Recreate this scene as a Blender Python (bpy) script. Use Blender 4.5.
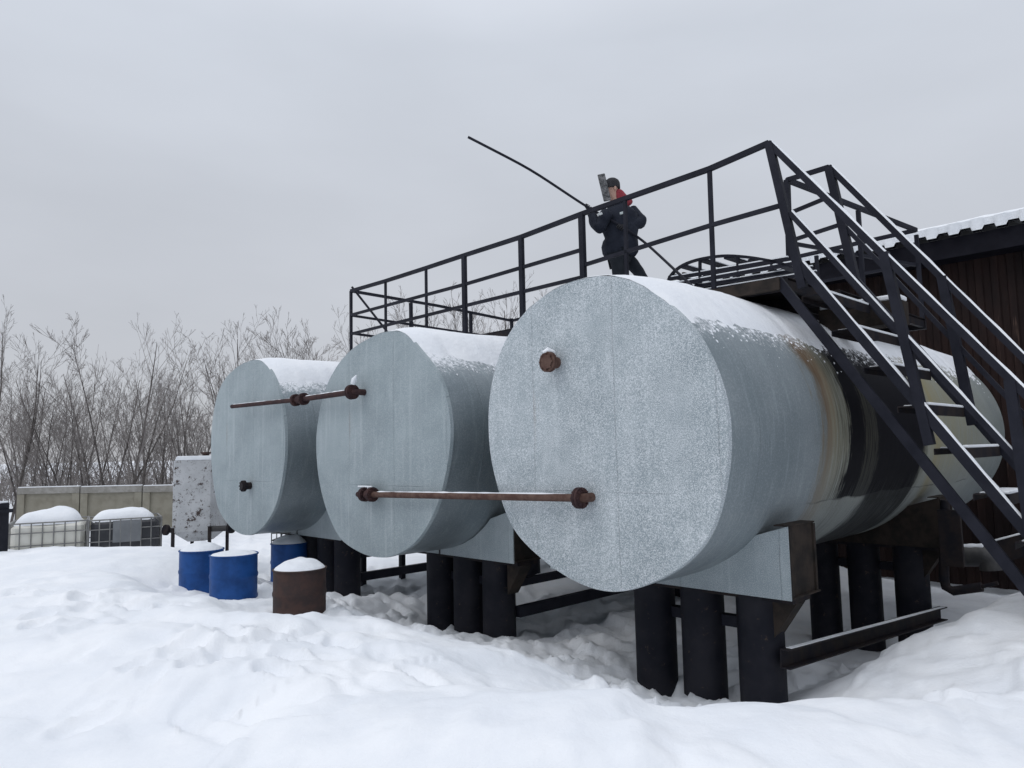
import bpy, math, random
import numpy as np
from mathutils import Vector, Matrix, noise
random.seed(7)
S=bpy.context.scene; C=S.collection
for o in list(bpy.data.objects): bpy.data.objects.remove(o)
EYE=2.3                                    # eye height over the yard level (world z = 0)
# ---------------------------------------------------------------- camera
F,PITCH,ROLL=734.27,math.radians(5.2145),math.radians(-1.2395)
fw=np.array([0,math.cos(PITCH),math.sin(PITCH)]); up0=np.array([0,-math.sin(PITCH),math.cos(PITCH)]); rt0=np.array([1.,0,0])
rt=rt0*math.cos(ROLL)+up0*math.sin(ROLL); up=-rt0*math.sin(ROLL)+up0*math.cos(ROLL)
cd=bpy.data.cameras.new('camera'); cam=bpy.data.objects.new('camera',cd); C.objects.link(cam); S.camera=cam
cd.sensor_width=36; cd.lens=F/1024*36; cd.clip_start=.05; cd.clip_end=3000
M_=Matrix(((rt[0],up[0],-fw[0],0),(rt[1],up[1],-fw[1],0),(rt[2],up[2],-fw[2],EYE),(0,0,0,1)))
cam.matrix_world=M_
# ---------------------------------------------------------------- sky and light (overcast)
SUN_EL,SUN_AZ=math.radians(48),math.radians(-120)      # sun behind the cloud, upper left behind the viewer
w=bpy.data.worlds.new('World'); S.world=w; w.use_nodes=True
nt=w.node_tree; nt.nodes.clear(); N=nt.nodes.new; L=nt.links.new
out=N('ShaderNodeOutputWorld'); bg=N('ShaderNodeBackground'); L(bg.outputs[0],out.inputs[0])
sky=N('ShaderNodeTexSky'); sky.sky_type='NISHITA'; sky.sun_disc=False; sky.sun_elevation=SUN_EL; sky.sun_rotation=SUN_AZ
geo=N('ShaderNodeNewGeometry'); sep=N('ShaderNodeSeparateXYZ'); tc=N('ShaderNodeTexCoord'); L(tc.outputs['Generated'],sep.inputs[0])
ramp=N('ShaderNodeValToRGB'); L(sep.outputs['Z'],ramp.inputs[0])
e=ramp.color_ramp.elements; e[0].position=0; e[0].color=(4.95,5.05,5.35,1); e[1].position=1; e[1].color=(11.8,12.1,12.9,1)
for p,c in ((.12,(5.3,5.45,5.85,1)),(.3,(5.5,5.75,6.25,1)),(.5,(6.3,6.7,7.4,1)),(.72,(9.5,9.9,10.8,1))):
    q=ramp.color_ramp.elements.new(p); q.color=c
nz=N('ShaderNodeTexNoise'); nz.inputs['Scale'].default_value=1.6; nz.inputs['Detail'].default_value=5; nz.inputs['Roughness'].default_value=.5
mp=N('ShaderNodeMapping'); mp.inputs['Scale'].default_value=(1,1,3); L(tc.outputs['Generated'],mp.inputs[0]); L(mp.outputs[0],nz.inputs['Vector'])
mr=N('ShaderNodeMapRange'); mr.inputs['From Min'].default_value=.3; mr.inputs['From Max'].default_value=.7; mr.inputs['To Min'].default_value=.93; mr.inputs['To Max'].default_value=1.07
L(nz.outputs['Fac'],mr.inputs['Value'])
mul=N('ShaderNodeVectorMath'); mul.operation='SCALE'; L(ramp.outputs['Color'],mul.inputs[0]); L(mr.outputs[0],mul.inputs['Scale'])
mix=N('ShaderNodeMix'); mix.data_type='RGBA'; mix.inputs[0].default_value=.93
L(sky.outputs[0],mix.inputs[6]); L(mul.outputs[0],mix.inputs[7]); L(mix.outputs[2],bg.inputs['Color']); bg.inputs['Strength'].default_value=.105
sd=bpy.data.lights.new('sun','SUN'); sun=bpy.data.objects.new('sun',sd); C.objects.link(sun)
sd.energy=.55; sd.angle=math.radians(35); sd.color=(1,.97,.93)
d=Vector((math.sin(SUN_AZ)*math.cos(SUN_EL),math.cos(SUN_AZ)*math.cos(SUN_EL),math.sin(SUN_EL)))
sun.rotation_euler=d.to_track_quat('Z','Y').to_euler()
vs=S.view_settings; vs.view_transform='Standard'; vs.look='None'; vs.gamma=1; vs.exposure=0
S.render.resolution_x=1024; S.render.resolution_y=768
# ---------------------------------------------------------------- frames: the tank row is the (A,U) frame
TH=math.radians(45.669)
av=np.array([math.sin(TH),math.cos(TH),0]); uv=np.array([math.cos(TH),-math.sin(TH),0]); zv=np.array([0,0,1.])
O=np.array([.70262,6.67671,0])
def W(A,U,Z): return O+A*av+U*uv+zv*(Z+EYE)             # Z is height against the eye
def ray(x,y): return fw+rt*(x-512)/F-up*(y-384)/F
def pA(x,y,A): d=ray(x,y); return d*((A+O@av)/(d@av))+zv*EYE
def pU(x,y,U): d=ray(x,y); return d*((U+O@uv)/(d@uv))+zv*EYE
def pZ(x,y,Z): d=ray(x,y); return d*(Z/d[2])+zv*EYE
def pY(x,y,Y): d=ray(x,y); return d*(Y/d[1])+zv*EYE
def AU(P): P=np.array(P)-O; return float(P@av),float(P@uv),float(P[2]-EYE)
# ---------------------------------------------------------------- mesh builder
class MB:
    def __init__(s): s.v=[]; s.f=[]
    def add(s,vs,fs):
        n=len(s.v); s.v+= [tuple(map(float,q)) for q in vs]; s.f+=[tuple(i+n for i in f) for f in fs]; return s
    def hexa(s,q): return s.add(q,[(0,3,2,1),(4,5,6,7),(0,1,5,4),(1,2,6,5),(2,3,7,6),(3,0,4,7)])
    def box(s,c,ax,ay,az):                                # centre and three half vectors
        c,ax,ay,az=map(np.array,(c,ax,ay,az)); return s.hexa([c-ax-ay-az,c+ax-ay-az,c+ax+ay-az,c-ax+ay-az,c-ax-ay+az,c+ax-ay+az,c+ax+ay+az,c-ax+ay+az])
    def bar(s,p,q,w,h,upv=(0,0,1),off=0):                 # rectangular bar
        p,q,upv=map(lambda t:np.array(t,float),(p,q,upv)); d=q-p; L_=np.linalg.norm(d); d/=L_
        side=np.cross(d,upv)
        if np.linalg.norm(side)<1e-3: side=np.cross(d,uv)
        side/=np.linalg.norm(side); u2=np.cross(side,d); c=(p+q)/2+u2*off
        return s.box(c,d*L_/2,side*w/2,u2*h/2)
    def tube(s,pts,r,n=8,cap=True):
        pts=[np.array(p,float) for p in pts]; rs=r if isinstance(r,(list,tuple)) else [r]*len(pts)
        base=len(s.v); prev=None; V=[];Fc=[]
        for i,p in enumerate(pts):
            d=pts[min(i+1,len(pts)-1)]-pts[max(i-1,0)]; d/=np.linalg.norm(d)+1e-12
            if prev is None:
                a=np.array([0,0,1.]) if abs(d[2])<.9 else np.array([1.,0,0]); x=np.cross(d,a)
            else: x=prev-d*(prev@d)
            x/=np.linalg.norm(x); prev=x; y=np.cross(d,x)
            for k in range(n):
                t=2*math.pi*k/n; V.append(p+(x*math.cos(t)+y*math.sin(t))*rs[i])
        for i in range(len(pts)-1):
            for k in range(n): k2=(k+1)%n; Fc.append((i*n+k,i*n+k2,(i+1)*n+k2,(i+1)*n+k))
        if cap: Fc.append(tuple(range(n))[::-1]); Fc.append(tuple((len(pts)-1)*n+k for k in range(n)))
        return s.add(V,Fc)
    def disc(s,c,axis,r,t,n=24):
        axis=np.array(axis,float)/np.linalg.norm(axis); return s.tube([np.array(c)-axis*t/2,np.array(c)+axis*t/2],r,n)
    def lathe(s,c,prof,n=40,frame=None):                   # prof: (radius,z) from bottom to top
        V=[];Fc=[];ex,ey,ez=frame if frame else (np.array([1,0,0]),np.array([0,1,0]),zv)
        for r,z in prof:
            for k in range(n): t=2*math.pi*k/n; V.append(np.array(c)+ex*r*math.cos(t)+ey*r*math.sin(t)+ez*z)
        for i in range(len(prof)-1):
            for k in range(n): k2=(k+1)%n; Fc.append((i*n+k,i*n+k2,(i+1)*n+k2,(i+1)*n+k))
        Fc.append(tuple(range(n))[::-1]); Fc.append(tuple((len(prof)-1)*n+k for k in range(n)))
        return s.add(V,Fc)
    def prism(s,poly,vec):                                  # 3D planar polygon swept along vec
        n=len(poly); poly=[np.array(p,float) for p in poly]; vec=np.array(vec,float)
        return s.add(poly+[p+vec for p in poly],[tuple(range(n))[::-1],tuple(range(n,2*n))]+[(k,(k+1)%n,n+(k+1)%n,n+k) for k in range(n)])
    def build(s,name,mat,parent=None,smooth=True,ang=35,loc=None,bevel=0):
        root=parent
        while root is not None and root.parent is not None: root=root.parent
        me=bpy.data.meshes.new(name)
        if root is not None: inv=root.matrix_basis.inverted()
        elif loc is not None: inv=Matrix.Translation(-Vector(loc))
        else:
            a=np.array(s.v); l=Vector(((a[:,0].min()+a[:,0].max())/2,(a[:,1].min()+a[:,1].max())/2,a[:,2].min())); loc=l; inv=Matrix.Translation(-l)
        me.from_pydata([inv@Vector(q) for q in s.v],[],s.f); me.update()
        import bmesh
        bm=bmesh.new(); bm.from_mesh(me); bmesh.ops.recalc_face_normals(bm,faces=bm.faces[:])
        if bevel: bmesh.ops.bevel(bm,geom=bm.edges[:],offset=bevel,segments=1,affect='EDGES')
        bm.to_mesh(me); bm.free()
        if smooth:
            me.polygons.foreach_set('use_smooth',[True]*len(me.polygons)); me.set_sharp_from_angle(angle=math.radians(ang))
        me.materials.append(mat); o=bpy.data.objects.new(name,me); C.objects.link(o)
        if parent is not None: o.parent=parent
        else: o.location=loc
        return o
def tag(o,label=None,cat=None,group=None,kind=None):
    if label: o['label']=label
    if cat: o['category']=cat
    if group: o['group']=group
    if kind: o['kind']=kind
    return o
def empty(name,loc,rz=0):
    o=bpy.data.objects.new(name,None); C.objects.link(o); o.location=Vector(loc); o.rotation_euler=(0,0,rz); o.empty_display_size=.2
    o.matrix_basis=Matrix.Translation(Vector(loc))@Matrix.Rotation(rz,4,'Z'); return o
def copy_tree(o,parent=None,loc=None,rz=None,sc=None):
    c=o.copy(); C.objects.link(c); c.parent=parent
    if loc is not None: c.location=Vector(loc)
    if rz is not None: c.rotation_euler=(0,0,rz)
    if sc is not None: c.scale=sc
    for ch in list(o.children): copy_tree(ch,c)
    return c
# ---------------------------------------------------------------- materials
def mat(name,base,rough=.7,metal=0,spec=.5):
    m=bpy.data.materials.new(name); m.use_nodes=True; b=m.node_tree.nodes['Principled BSDF']
    b.inputs['Base Color'].default_value=(*base,1); b.inputs['Roughness'].default_value=rough; b.inputs['Metallic'].default_value=metal
    b.inputs['Specular IOR Level'].default_value=spec; return m
class NT:
    def __init__(s,m): s.m=m; s.t=m.node_tree; s.b=s.t.nodes['Principled BSDF']; s.co=s.t.nodes.new('ShaderNodeTexCoord')
    def l(s,a,b): s.t.links.new(a,b)
    def n(s,k): return s.t.nodes.new(k)
    def map(s,sc=(1,1,1),loc=(0,0,0)):
        q=s.n('ShaderNodeMapping'); q.inputs['Scale'].default_value=sc; q.inputs['Location'].default_value=loc; s.l(s.co.outputs['Object'],q.inputs[0]); return q.outputs[0]
    def noise(s,scale,det=4,rough=.5,vec=None,dist=0):
        q=s.n('ShaderNodeTexNoise'); q.inputs['Scale'].default_value=scale; q.inputs['Detail'].default_value=det; q.inputs['Roughness'].default_value=rough; q.inputs['Distortion'].default_value=dist
        s.l(vec if vec is not None else s.co.outputs['Object'],q.inputs['Vector']); return q.outputs['Fac']
    def rng(s,v,a,b,c=0,d=1,smooth=True):
        q=s.n('ShaderNodeMapRange'); q.interpolation_type='SMOOTHSTEP' if smooth else 'LINEAR'
        for k,x in zip(('From Min','From Max','To Min','To Max'),(a,b,c,d)): q.inputs[k].default_value=x
        s.l(v,q.inputs['Value']); return q.outputs[0]
    def math(s,op,a,b=None):
        q=s.n('ShaderNodeMath'); q.operation=op
        for i,x in enumerate((a,b)):
            if x is None: continue
            if isinstance(x,(int,float)): q.inputs[i].default_value=x
            else: s.l(x,q.inputs[i])
        return q.outputs[0]
    def mix(s,fac,a,b):
        q=s.n('ShaderNodeMix'); q.data_type='RGBA'
        for i,x in ((0,fac),(6,a),(7,b)):
            if isinstance(x,(int,float)): q.inputs[i].default_value=x
            elif isinstance(x,tuple): q.inputs[i].default_value=(*x,1)
            else: s.l(x,q.inputs[i])
        return q.outputs[2]
    def bump(s,h,st=.3,dist=.01,prev=None):
        q=s.n('ShaderNodeBump'); q.inputs['Strength'].default_value=st; q.inputs['Distance'].default_value=dist; s.l(h,q.inputs['Height'])
        if prev is not None: s.l(prev,q.inputs['Normal'])
        return q.outputs[0]
    def col(s,x): s.l(x,s.b.inputs['Base Color'])
    def rough(s,x): s.l(x,s.b.inputs['Roughness'])
    def norm(s,x): s.l(x,s.b.inputs['Normal'])
    def xyz(s,vec=None):
        q=s.n('ShaderNodeSeparateXYZ'); s.l(vec if vec is not None else s.co.outputs['Object'],q.inputs[0]); return q.outputs
def varied(name,c1,c2,scale=4,rough=.7,metal=0,bump=.2,bd=.004,spec=.5,det=6):
    m=mat(name,c1,rough,metal,spec); t=NT(m); f=t.rng(t.noise(scale,det,.6),.35,.65); t.col(t.mix(f,c1,c2))
    if bump: t.norm(t.bump(t.noise(scale*8,4,.6),bump,bd))
    return m
def snow_mat(name,fine=1.0):
    m=mat(name,(.84,.86,.89),.75,0,.25); t=NT(m)
    t.col(t.mix(t.rng(t.noise(1.3,6,.6),.35,.68),(.77,.80,.84),(.85,.87,.895)))
    b=t.bump(t.noise(7*fine,6,.62),.35,.035); b=t.bump(t.noise(60*fine,3,.6),.35,.004,b); t.norm(b); return m
SNOW=snow_mat('snow',1); SNOWF=snow_mat('fresh_snow',2.5)
def frosted(t,base_socket,amount,scale=90):
    """frost grains sprinkled on cold sheet metal"""
    v=t.noise(scale,3,.8); v2=t.noise(3,6,.75); g=t.math('ADD',v,t.math('MULTIPLY',t.math('SUBTRACT',v2,.5),.22))
    f=t.rng(g,.49-.05*amount,.62-.05*amount); f=t.math('MULTIPLY',f,amount); return t.mix(f,base_socket,(.80,.83,.86)),v
def galv(name,amount,c1=(.25,.295,.325),c2=(.34,.385,.415),scale=90):
    m=mat(name,c1,.62,.0,.35); t=NT(m)
    big=t.rng(t.noise(.9,5,.6,dist=.5),.3,.7); streak=t.noise(6,5,.65,vec=t.map((2.2,2.2,.14)))
    c=t.mix(big,c1,c2); c=t.mix(t.math('MULTIPLY',t.rng(streak,.5,.75),.35),c,(.47,.52,.54)); c=t.mix(t.math('MULTIPLY',t.rng(t.noise(3,6,.7,vec=t.map((1,1,.4),(3,1,7))),.58,.75),.35),c,(.15,.19,.21))
    X,Y,Z=t.xyz(); wob=t.math('MULTIPLY',t.math('SUBTRACT',t.noise(1.5,2,.5),.5),.05); pan=t.math('ABSOLUTE',t.math('SUBTRACT',t.math('FRACT',t.math('DIVIDE',t.math('ADD',X,t.math('ADD',wob,5.2)),1.0)),.5)); sx=t.rng(pan,0,.007,1,0)
    pan2=t.math('ABSOLUTE',t.math('SUBTRACT',t.math('FRACT',t.math('DIVIDE',t.math('ADD',Z,t.math('ADD',wob,.05)),1.95)),.5)); sz_=t.math('MULTIPLY',t.rng(pan2,0,.004,1,0),t.rng(t.noise(.8,2,.5),.45,.55)); sm=t.math('MAXIMUM',sx,sz_)
    c=t.mix(t.math('MULTIPLY',sm,.28),c,(.14,.17,.19))
    run=t.math('MULTIPLY',t.rng(t.noise(7,4,.6,vec=t.map((3,1,.12),(2,0,5))),.62,.72),t.rng(t.noise(1.1,3,.5),.5,.62)); c=t.mix(t.math('MULTIPLY',run,.30),c,(.22,.17,.13))
    c,v=frosted(t,c,amount,scale); t.col(c); b=t.bump(t.noise(1.6,3,.5),.45,.06); b=t.bump(sm,.6,.008,b); t.norm(t.bump(v,.25,.003,b)); t.rough(t.rng(v,.3,.8,.5,.8)); return m
GALV_FACE=galv('frosted_galvanised_sheet',.62,(.225,.27,.292),(.31,.36,.385),120)
GALV_FACE_B=galv('galvanised_sheet_dull',.22,(.22,.268,.288),(.29,.345,.365),110)
GALV_PLATE=galv('galvanised_plate',.35,(.22,.265,.285),(.29,.34,.36),120)
def shell_mat(name,stain,amount=.1):
    m=mat(name,(.2,.26,.3),.42,.45,.4); t=NT(m); X,Y,Z=t.xyz()
    streak=t.noise(5,5,.6,vec=t.map((1,3.0,.35)))
    c=t.mix(t.rng(t.noise(.8,4,.6),.3,.7),(.19,.23,.25),(.27,.31,.33)); c=t.mix(t.math('MULTIPLY',t.rng(streak,.5,.8),.5),c,(.36,.42,.44))
    # sheet overlaps running round the shell and one long lap
    seam=t.math('ABSOLUTE',t.math('SUBTRACT',t.math('FRACT',t.math('DIVIDE',t.math('ADD',Y,.13),1.25)),.5)); sm=t.rng(seam,.0,.006,1,0)
    c=t.mix(t.math('MULTIPLY',sm,.45),c,(.1,.12,.13))
    c,v=frosted(t,c,amount,60)
    if stain:
        # local z runs 0 (ground) .. ; tank axis at z = AXZ ; oil spilled from the hatch under the stair
        n1=t.math('MULTIPLY',t.math('SUBTRACT',t.noise(2.0,5,.6,vec=t.map((.7,1.2,.25))),.5),.55)
        n2=t.math('MULTIPLY',t.math('SUBTRACT',t.noise(9,5,.75,vec=t.map((.3,2.2,.3))),.5),1.0)
        y=t.math('ADD',Y,t.math('ADD',n1,t.math('MULTIPLY',n2,.5)))
        low=t.rng(Z,STZ-.95,STZ-.1)
        fine=t.noise(26,4,.7,vec=t.map((.1,2.2,.06)))
        yel=t.math('MULTIPLY',t.rng(y,1.55,1.95),t.rng(y,5.6,8.3,1,.35)); yel=t.math('MULTIPLY',yel,t.math('ADD',.45,t.math('MULTIPLY',t.rng(fine,.3,.62),.55)))
        c=t.mix(t.math('MULTIPLY',yel,t.math('ADD',.4,t.math('MULTIPLY',low,.5))),c,(.25,.235,.15))
        och=t.math('MULTIPLY',t.rng(y,1.62,1.82),t.rng(y,1.85,2.15,1,0)); c=t.mix(t.math('MULTIPLY',t.math('MULTIPLY',och,t.rng(Z,STZ-.8,STZ+.7,.35,.95)),t.math('ADD',.4,t.math('MULTIPLY',fine,.9))),c,(.17,.10,.05))
        och2=t.math('MULTIPLY',t.rng(y,4.9,5.1),t.rng(y,5.1,5.5,1,0)); c=t.mix(t.math('MULTIPLY',och2,.5),c,(.27,.22,.09))
        blk=t.math('MULTIPLY',t.rng(y,2.22,2.34),t.rng(y,4.55,4.75,1,0)); gap=t.math('MULTIPLY',t.math('MULTIPLY',t.rng(y,2.72,2.8),t.rng(y,3.0,3.1,1,0)),t.rng(fine,.35,.6))
        blk=t.math('MULTIPLY',blk,t.math('SUBTRACT',1,t.math('MULTIPLY',gap,.2)))
        lines=t.math('MULTIPLY',t.math('MULTIPLY',t.rng(y,1.9,2.3),t.rng(y,2.4,2.7,1,0)),t.rng(fine,.47,.54)); 
        lap=t.rng(t.math('ADD',Z,t.math('MULTIPLY',t.math('SUBTRACT',t.noise(2,2,.5),.5),.10)),.745,.765,.0,1); zq=t.math('ADD',Z,t.math('MULTIPLY',t.math('SUBTRACT',t.noise(2,2,.5),.5),.10)); edge_=t.math('MULTIPLY',t.math('MULTIPLY',t.rng(zq,.738,.748),t.rng(zq,.752,.765,1,0)),t.math('MULTIPLY',t.rng(Y,1.3,2.0),t.rng(t.noise(3,4,.6),.4,.55)))
        wash=t.math('ADD',.45,t.math('MULTIPLY',lap,.55))
        low2=t.math('MINIMUM',1,t.math('ADD',t.math('ADD',.70,t.math('MULTIPLY',low,.45)),t.math('MULTIPLY',t.rng(fine,.35,.6),.35)))
        c=t.mix(t.math('MULTIPLY',t.math('MULTIPLY',t.rng(fine,.52,.6),t.math('SUBTRACT',1,lap)),.5),c,(.34,.37,.38))
        c=t.mix(t.math('MULTIPLY',t.math('MULTIPLY',lines,.85),wash),c,(.03,.028,.022))
        blk=t.math('MULTIPLY',blk,t.math('MAXIMUM',lap,t.math('MULTIPLY',t.rng(y,2.9,3.15),.93)))
        c=t.mix(t.math('MULTIPLY',blk,low2),c,(.004,.004,.007)); c=t.mix(t.math('MULTIPLY',edge_,.6),c,(.03,.03,.035))
        t.rough(t.math('ADD',.6,t.math('MULTIPLY',blk,.05))); q_=t.math('SUBTRACT',.5,t.math('MULTIPLY',blk,.35)); t.l(q_,t.b.inputs['Specular IOR Level']); t.l(t.math('MULTIPLY',t.rng(y,1.6,2.2,1,0),.45),t.b.inputs['Metallic'])
    zz=t.math('ADD',Z,t.math('ADD',t.math('MULTIPLY',t.math('SUBTRACT',t.noise(2.2,4,.6),.5),.5),t.math('MULTIPLY',t.math('SUBTRACT',t.noise(22,7,.85),.5),1.5)))
    du_=t.rng(zz,STZ+.80,STZ+1.05); c=t.mix(t.math('MULTIPLY',du_,.85),c,(.82,.84,.87))
    t.col(c); b=t.bump(t.noise(1.2,3,.5),.4,.06); b=t.bump(sm,.5,.006,b); t.norm(t.bump(v,.2,.002,b)); return m
STZ=1.45
SHELL=shell_mat('galvanised_shell',False,.12)
SHELL_ST=shell_mat('oil_stained_shell',True,.12)
STEEL=varied('painted_black_steel',(.011,.012,.019),(.019,.020,.029),3,.6,0,.3,.002,.15)
STEEL_R=varied('black_steel_worn',(.012,.012,.017),(.028,.022,.021),6,.65,0,.3,.002,.15)
BROWN=varied('brown_rusty_steel',(.016,.014,.013),(.038,.029,.024),5,.8,0,.2,.004,.2)
RUST=varied('rusty_pipe_steel',(.12,.075,.060),(.075,.040,.032),14,.8,0,.5,.003,.2)
MAROON=varied('maroon_rust_flange',(.035,.020,.022),(.062,.032,.030),12,.75,0,.5,.003,.2)
OIL=varied('dark_oil_pipe',(.06,.058,.055),(.03,.03,.032),4,.6)
LEGM=mat('scuffed_black_pipe',(.012,.012,.018),.6,0,.15); t=NT(LEGM); t.col(t.mix(t.rng(t.noise(11,6,.8),.60,.66),t.mix(t.rng(t.noise(2,4,.6),.35,.65),(.009,.010,.016),(.020,.020,.026)),(.055,.040,.032))); t.norm(t.bump(t.noise(30,4,.6),.3,.002))
# ---------------------------------------------------------------- terrain (one sheet of snow)
ctrl=[]                                     # (A,U,z rel eye, influence radius)
def cAU(A,U,z,r=1.2): p=W(A,U,0); ctrl.append((p[0],p[1],z,r))
def cP(x,y,z,r=1.0): p=pZ(x,y,z); ctrl.append((p[0],p[1],z,r))
cAU(-5.17,4.28,-1.55,2.0); cAU(-4,2,-1.52,1.5); cAU(-4.6,6.5,-1.5,2)
for x,y,z in ((60,740,-1.5),(250,740,-1.5),(430,745,-1.5),(650,755,-1.5),(850,750,-1.52),(1000,745,-1.5),(20,650,-1.45),(150,640,-1.45),(180,600,-1.5),(60,600,-1.44),(100,575,-1.42),
              (0,560,-1.48),(90,556,-1.48),(160,552,-1.48),(0,560,-1.48),(90,556,-1.48),(160,552,-1.48)): cP(x,y,z,1.1)
cAU(-2.9,-3,-1.55,.7)
# crest of the ridge in front of the pit, then the hollow under the tanks
for x,y,z in ((340,618,-1.5),(400,648,-1.56),(455,662,-1.6),(532,676,-1.65),(605,708,-1.88),(693,722,-2.02),(800,712,-2.05),(870,686,-2.0),(935,650,-1.75),(1000,640,-1.62)): cP(x,y,z,.6)
for U in (-8.2,-7,-6,-5,-4,-3,-2,-1,0,1):
    cAU(.35,U,-2.12 if U>-5 else -2.05,.55); 
    for A in (1.2,2.5,4,5.5,7,9): cAU(A,U,-2.72 if (A>3 and U>-1.5) else -2.4,.9)
cAU(.5,-1.6,-2.02,.6); cAU(1.1,-1.5,-2.05,.6); cAU(1.2,-.9,-2.05,.5); cAU(-.3,-2.6,-1.95,.5); cAU(.6,-4.9,-1.95,.6); cAU(1.2,-5.2,-1.95,.6); cAU(1.1,.3,-2.5,.6);cAU(.8,1.1,-2.45,.5); cAU(-.2,-4.6,-1.85,.6); cAU(-.4,-5.4,-1.75,.6)
# bank on the right of the last tank
for x,y,z in ((1010,575,-1.15),(1023,610,-1.35),(1040,560,-1.1)): cP(x,y,z,.8)
for A,U,z in ((1.5,2.4,-1.8),(3,2.6,-1.55),(4.5,3.0,-1.25),(6,3.3,-1.2),(2,4,-1.3),(0,3.5,-1.55),(4,5,-1.1),(1.0,2.0,-2.05),(3,1.7,-2.35),(4.8,1.9,-2.4),(8,3,-1.7)): cAU(A,U,z,.8)
BARR=[(201,594,42),(233.5,597,46.5),(289,583,37),(299.5,618,54)]
def barrelP(x,y,wpx): d=.295*2*F/wpx*1.10; q=ray(x,y); return q*(d/np.linalg.norm(q[:2]))+zv*EYE
for b_ in BARR:
    P_=barrelP(*b_)
    for q_ in range(3): ctrl.append((P_[0],P_[1],P_[2]-EYE-.03,.55))
    Pn=P_*.94; ctrl.append((P_[0]*.93,P_[1]*.93,P_[2]-EYE-.02,.5))
CT=np.array(ctrl)
def ground(x,y):                             # vectorised, returns world z without lumps
    x=np.asarray(x,float); y=np.asarray(y,float); sh=x.shape; x=x.ravel(); y=y.ravel(); out=np.empty_like(x)
    for s in range(0,len(x),20000):
        X=x[s:s+20000,None];Y=y[s:s+20000,None]; d2=(X-CT[:,0])**2+(Y-CT[:,1])**2
        wt=np.exp(-d2/(CT[:,3]**2*1.1))+1e-9*0; far=.02*np.ones(X.shape[0]); ws=wt.sum(1)
        zb=(wt*CT[:,2]).sum(1); fl=-2.3
        # soft nearest-neighbour fill for gaps between the control points
        w2=1/(d2+.15)**2.2; z2=(w2*CT[:,2]).sum(1)/w2.sum(1); dm=np.sqrt(d2.min(1)); k=np.clip((dm-2.0)/4.5,0,1); k=k*k*(3-2*k); z2=z2*(1-k)+fl*k
        out[s:s+20000]=(zb+z2*.6)/(ws+.6)+EYE
    return out.reshape(sh)
na,nr=560,420
ang=np.radians(np.concatenate([np.linspace(-180,-50,60,endpoint=False),np.linspace(-50,50,na-120,endpoint=False),np.linspace(50,180,60,endpoint=False)]))
rr=np.concatenate([[0.05],np.geomspace(.6,16,nr-60),np.geomspace(16.6,900,59)])
AN,RR=np.meshgrid(ang,rr); GX=RR*np.sin(AN); GY=RR*np.cos(AN); GZ=ground(GX,GY)
tr=np.array([pZ(x,y,-1.48)[:2] for x,y in ((120,768),(190,700),(255,650),(300,628))])   # a trodden path
def lump(x,y,h):
    n1=noise.fractal(Vector((x*.55,y*.55,3)),1.0,2.1,4); n2=noise.fractal(Vector((x*1.9,y*1.9,9)),.9,2.1,4)
    return n1,n2
gz=GZ.ravel().copy(); gx=GX.ravel(); gy=GY.ravel()
for i in range(len(gz)):
    x,y=gx[i],gy[i]; r2=x*x+y*y
    if r2>900: continue
    p=np.array((x-O[0],y-O[1])); A=p[0]*av[0]+p[1]*av[1]; U=p[0]*uv[0]+p[1]*uv[1]
    n1=noise.fractal(Vector((x*.5,y*.5,3)),1.0,2.1,4); z=.06*n1; tq=noise.fractal(Vector((x*.42+4,y*.42,7)),.9,2.0,3)*3.2; ff=tq-math.floor(tq); z+=.055*(math.floor(tq)+1/(1+math.exp(-(ff-.5)*14))-tq)
    rough=.35
    if -2.1<A<4 and U<.9 and gz[i]<EYE-1.72: rough=.5+1.7*min(1,(EYE-1.72-gz[i])/.15)     # clods in the dug-out hollow
    elif U>1.7 and A>0: rough=1.2
    elif -3.6<A<-.8 and -5<U<0: rough=.8
    n2=noise.fractal(Vector((x*2.6,y*2.6,9)),.8,2.1,5); rd=1-abs(noise.noise(Vector((x*1.3+n2*.3,y*1.3,5))))*2
    z+=rough*(.035*n2)+(.045*max(0,rd)**2*(rough-.2) if rough>.5 else 0)
    if rough>1.5: z+=.05*max(0,noise.fractal(Vector((x*6,y*6,2)),.7,2.1,3))
    gz[i]+=z
# footprints
fp=[]
rng=random.Random(3)
for x0,y0,x1,y1,n in ((60,720,300,630,11),(20,590,170,610,8),(300,640,420,690,6),(330,700,200,640,6),(5,640,120,590,5)):
    a0=pZ(x0,y0,-1.48);a1=pZ(x1,y1,-1.48); dv=(a1-a0)[:2]; dn=dv/np.linalg.norm(dv)
    for k in range(n):
        t=(k+.5)/n; side=(.12 if k%2 else -.12); fp.append((a0[0]+dv[0]*t-dn[1]*side+rng.uniform(-.06,.06),a0[1]+dv[1]*t+dn[0]*side+rng.uniform(-.06,.06),dn[0],dn[1],rng.uniform(.025,.06)))
for fx,fy,dx,dy,dep in fp:
    lx=(gx-fx)*dx+(gy-fy)*dy; ly=-(gx-fx)*dy+(gy-fy)*dx; q=(lx/.19)**2+(ly/.10)**2
    qs=np.sqrt(q); gz-=dep/(1+np.exp(np.clip((qs-1)*9,-30,30))); gz+=dep*.35*np.exp(-((qs-1.35)/.22)**2)
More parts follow.
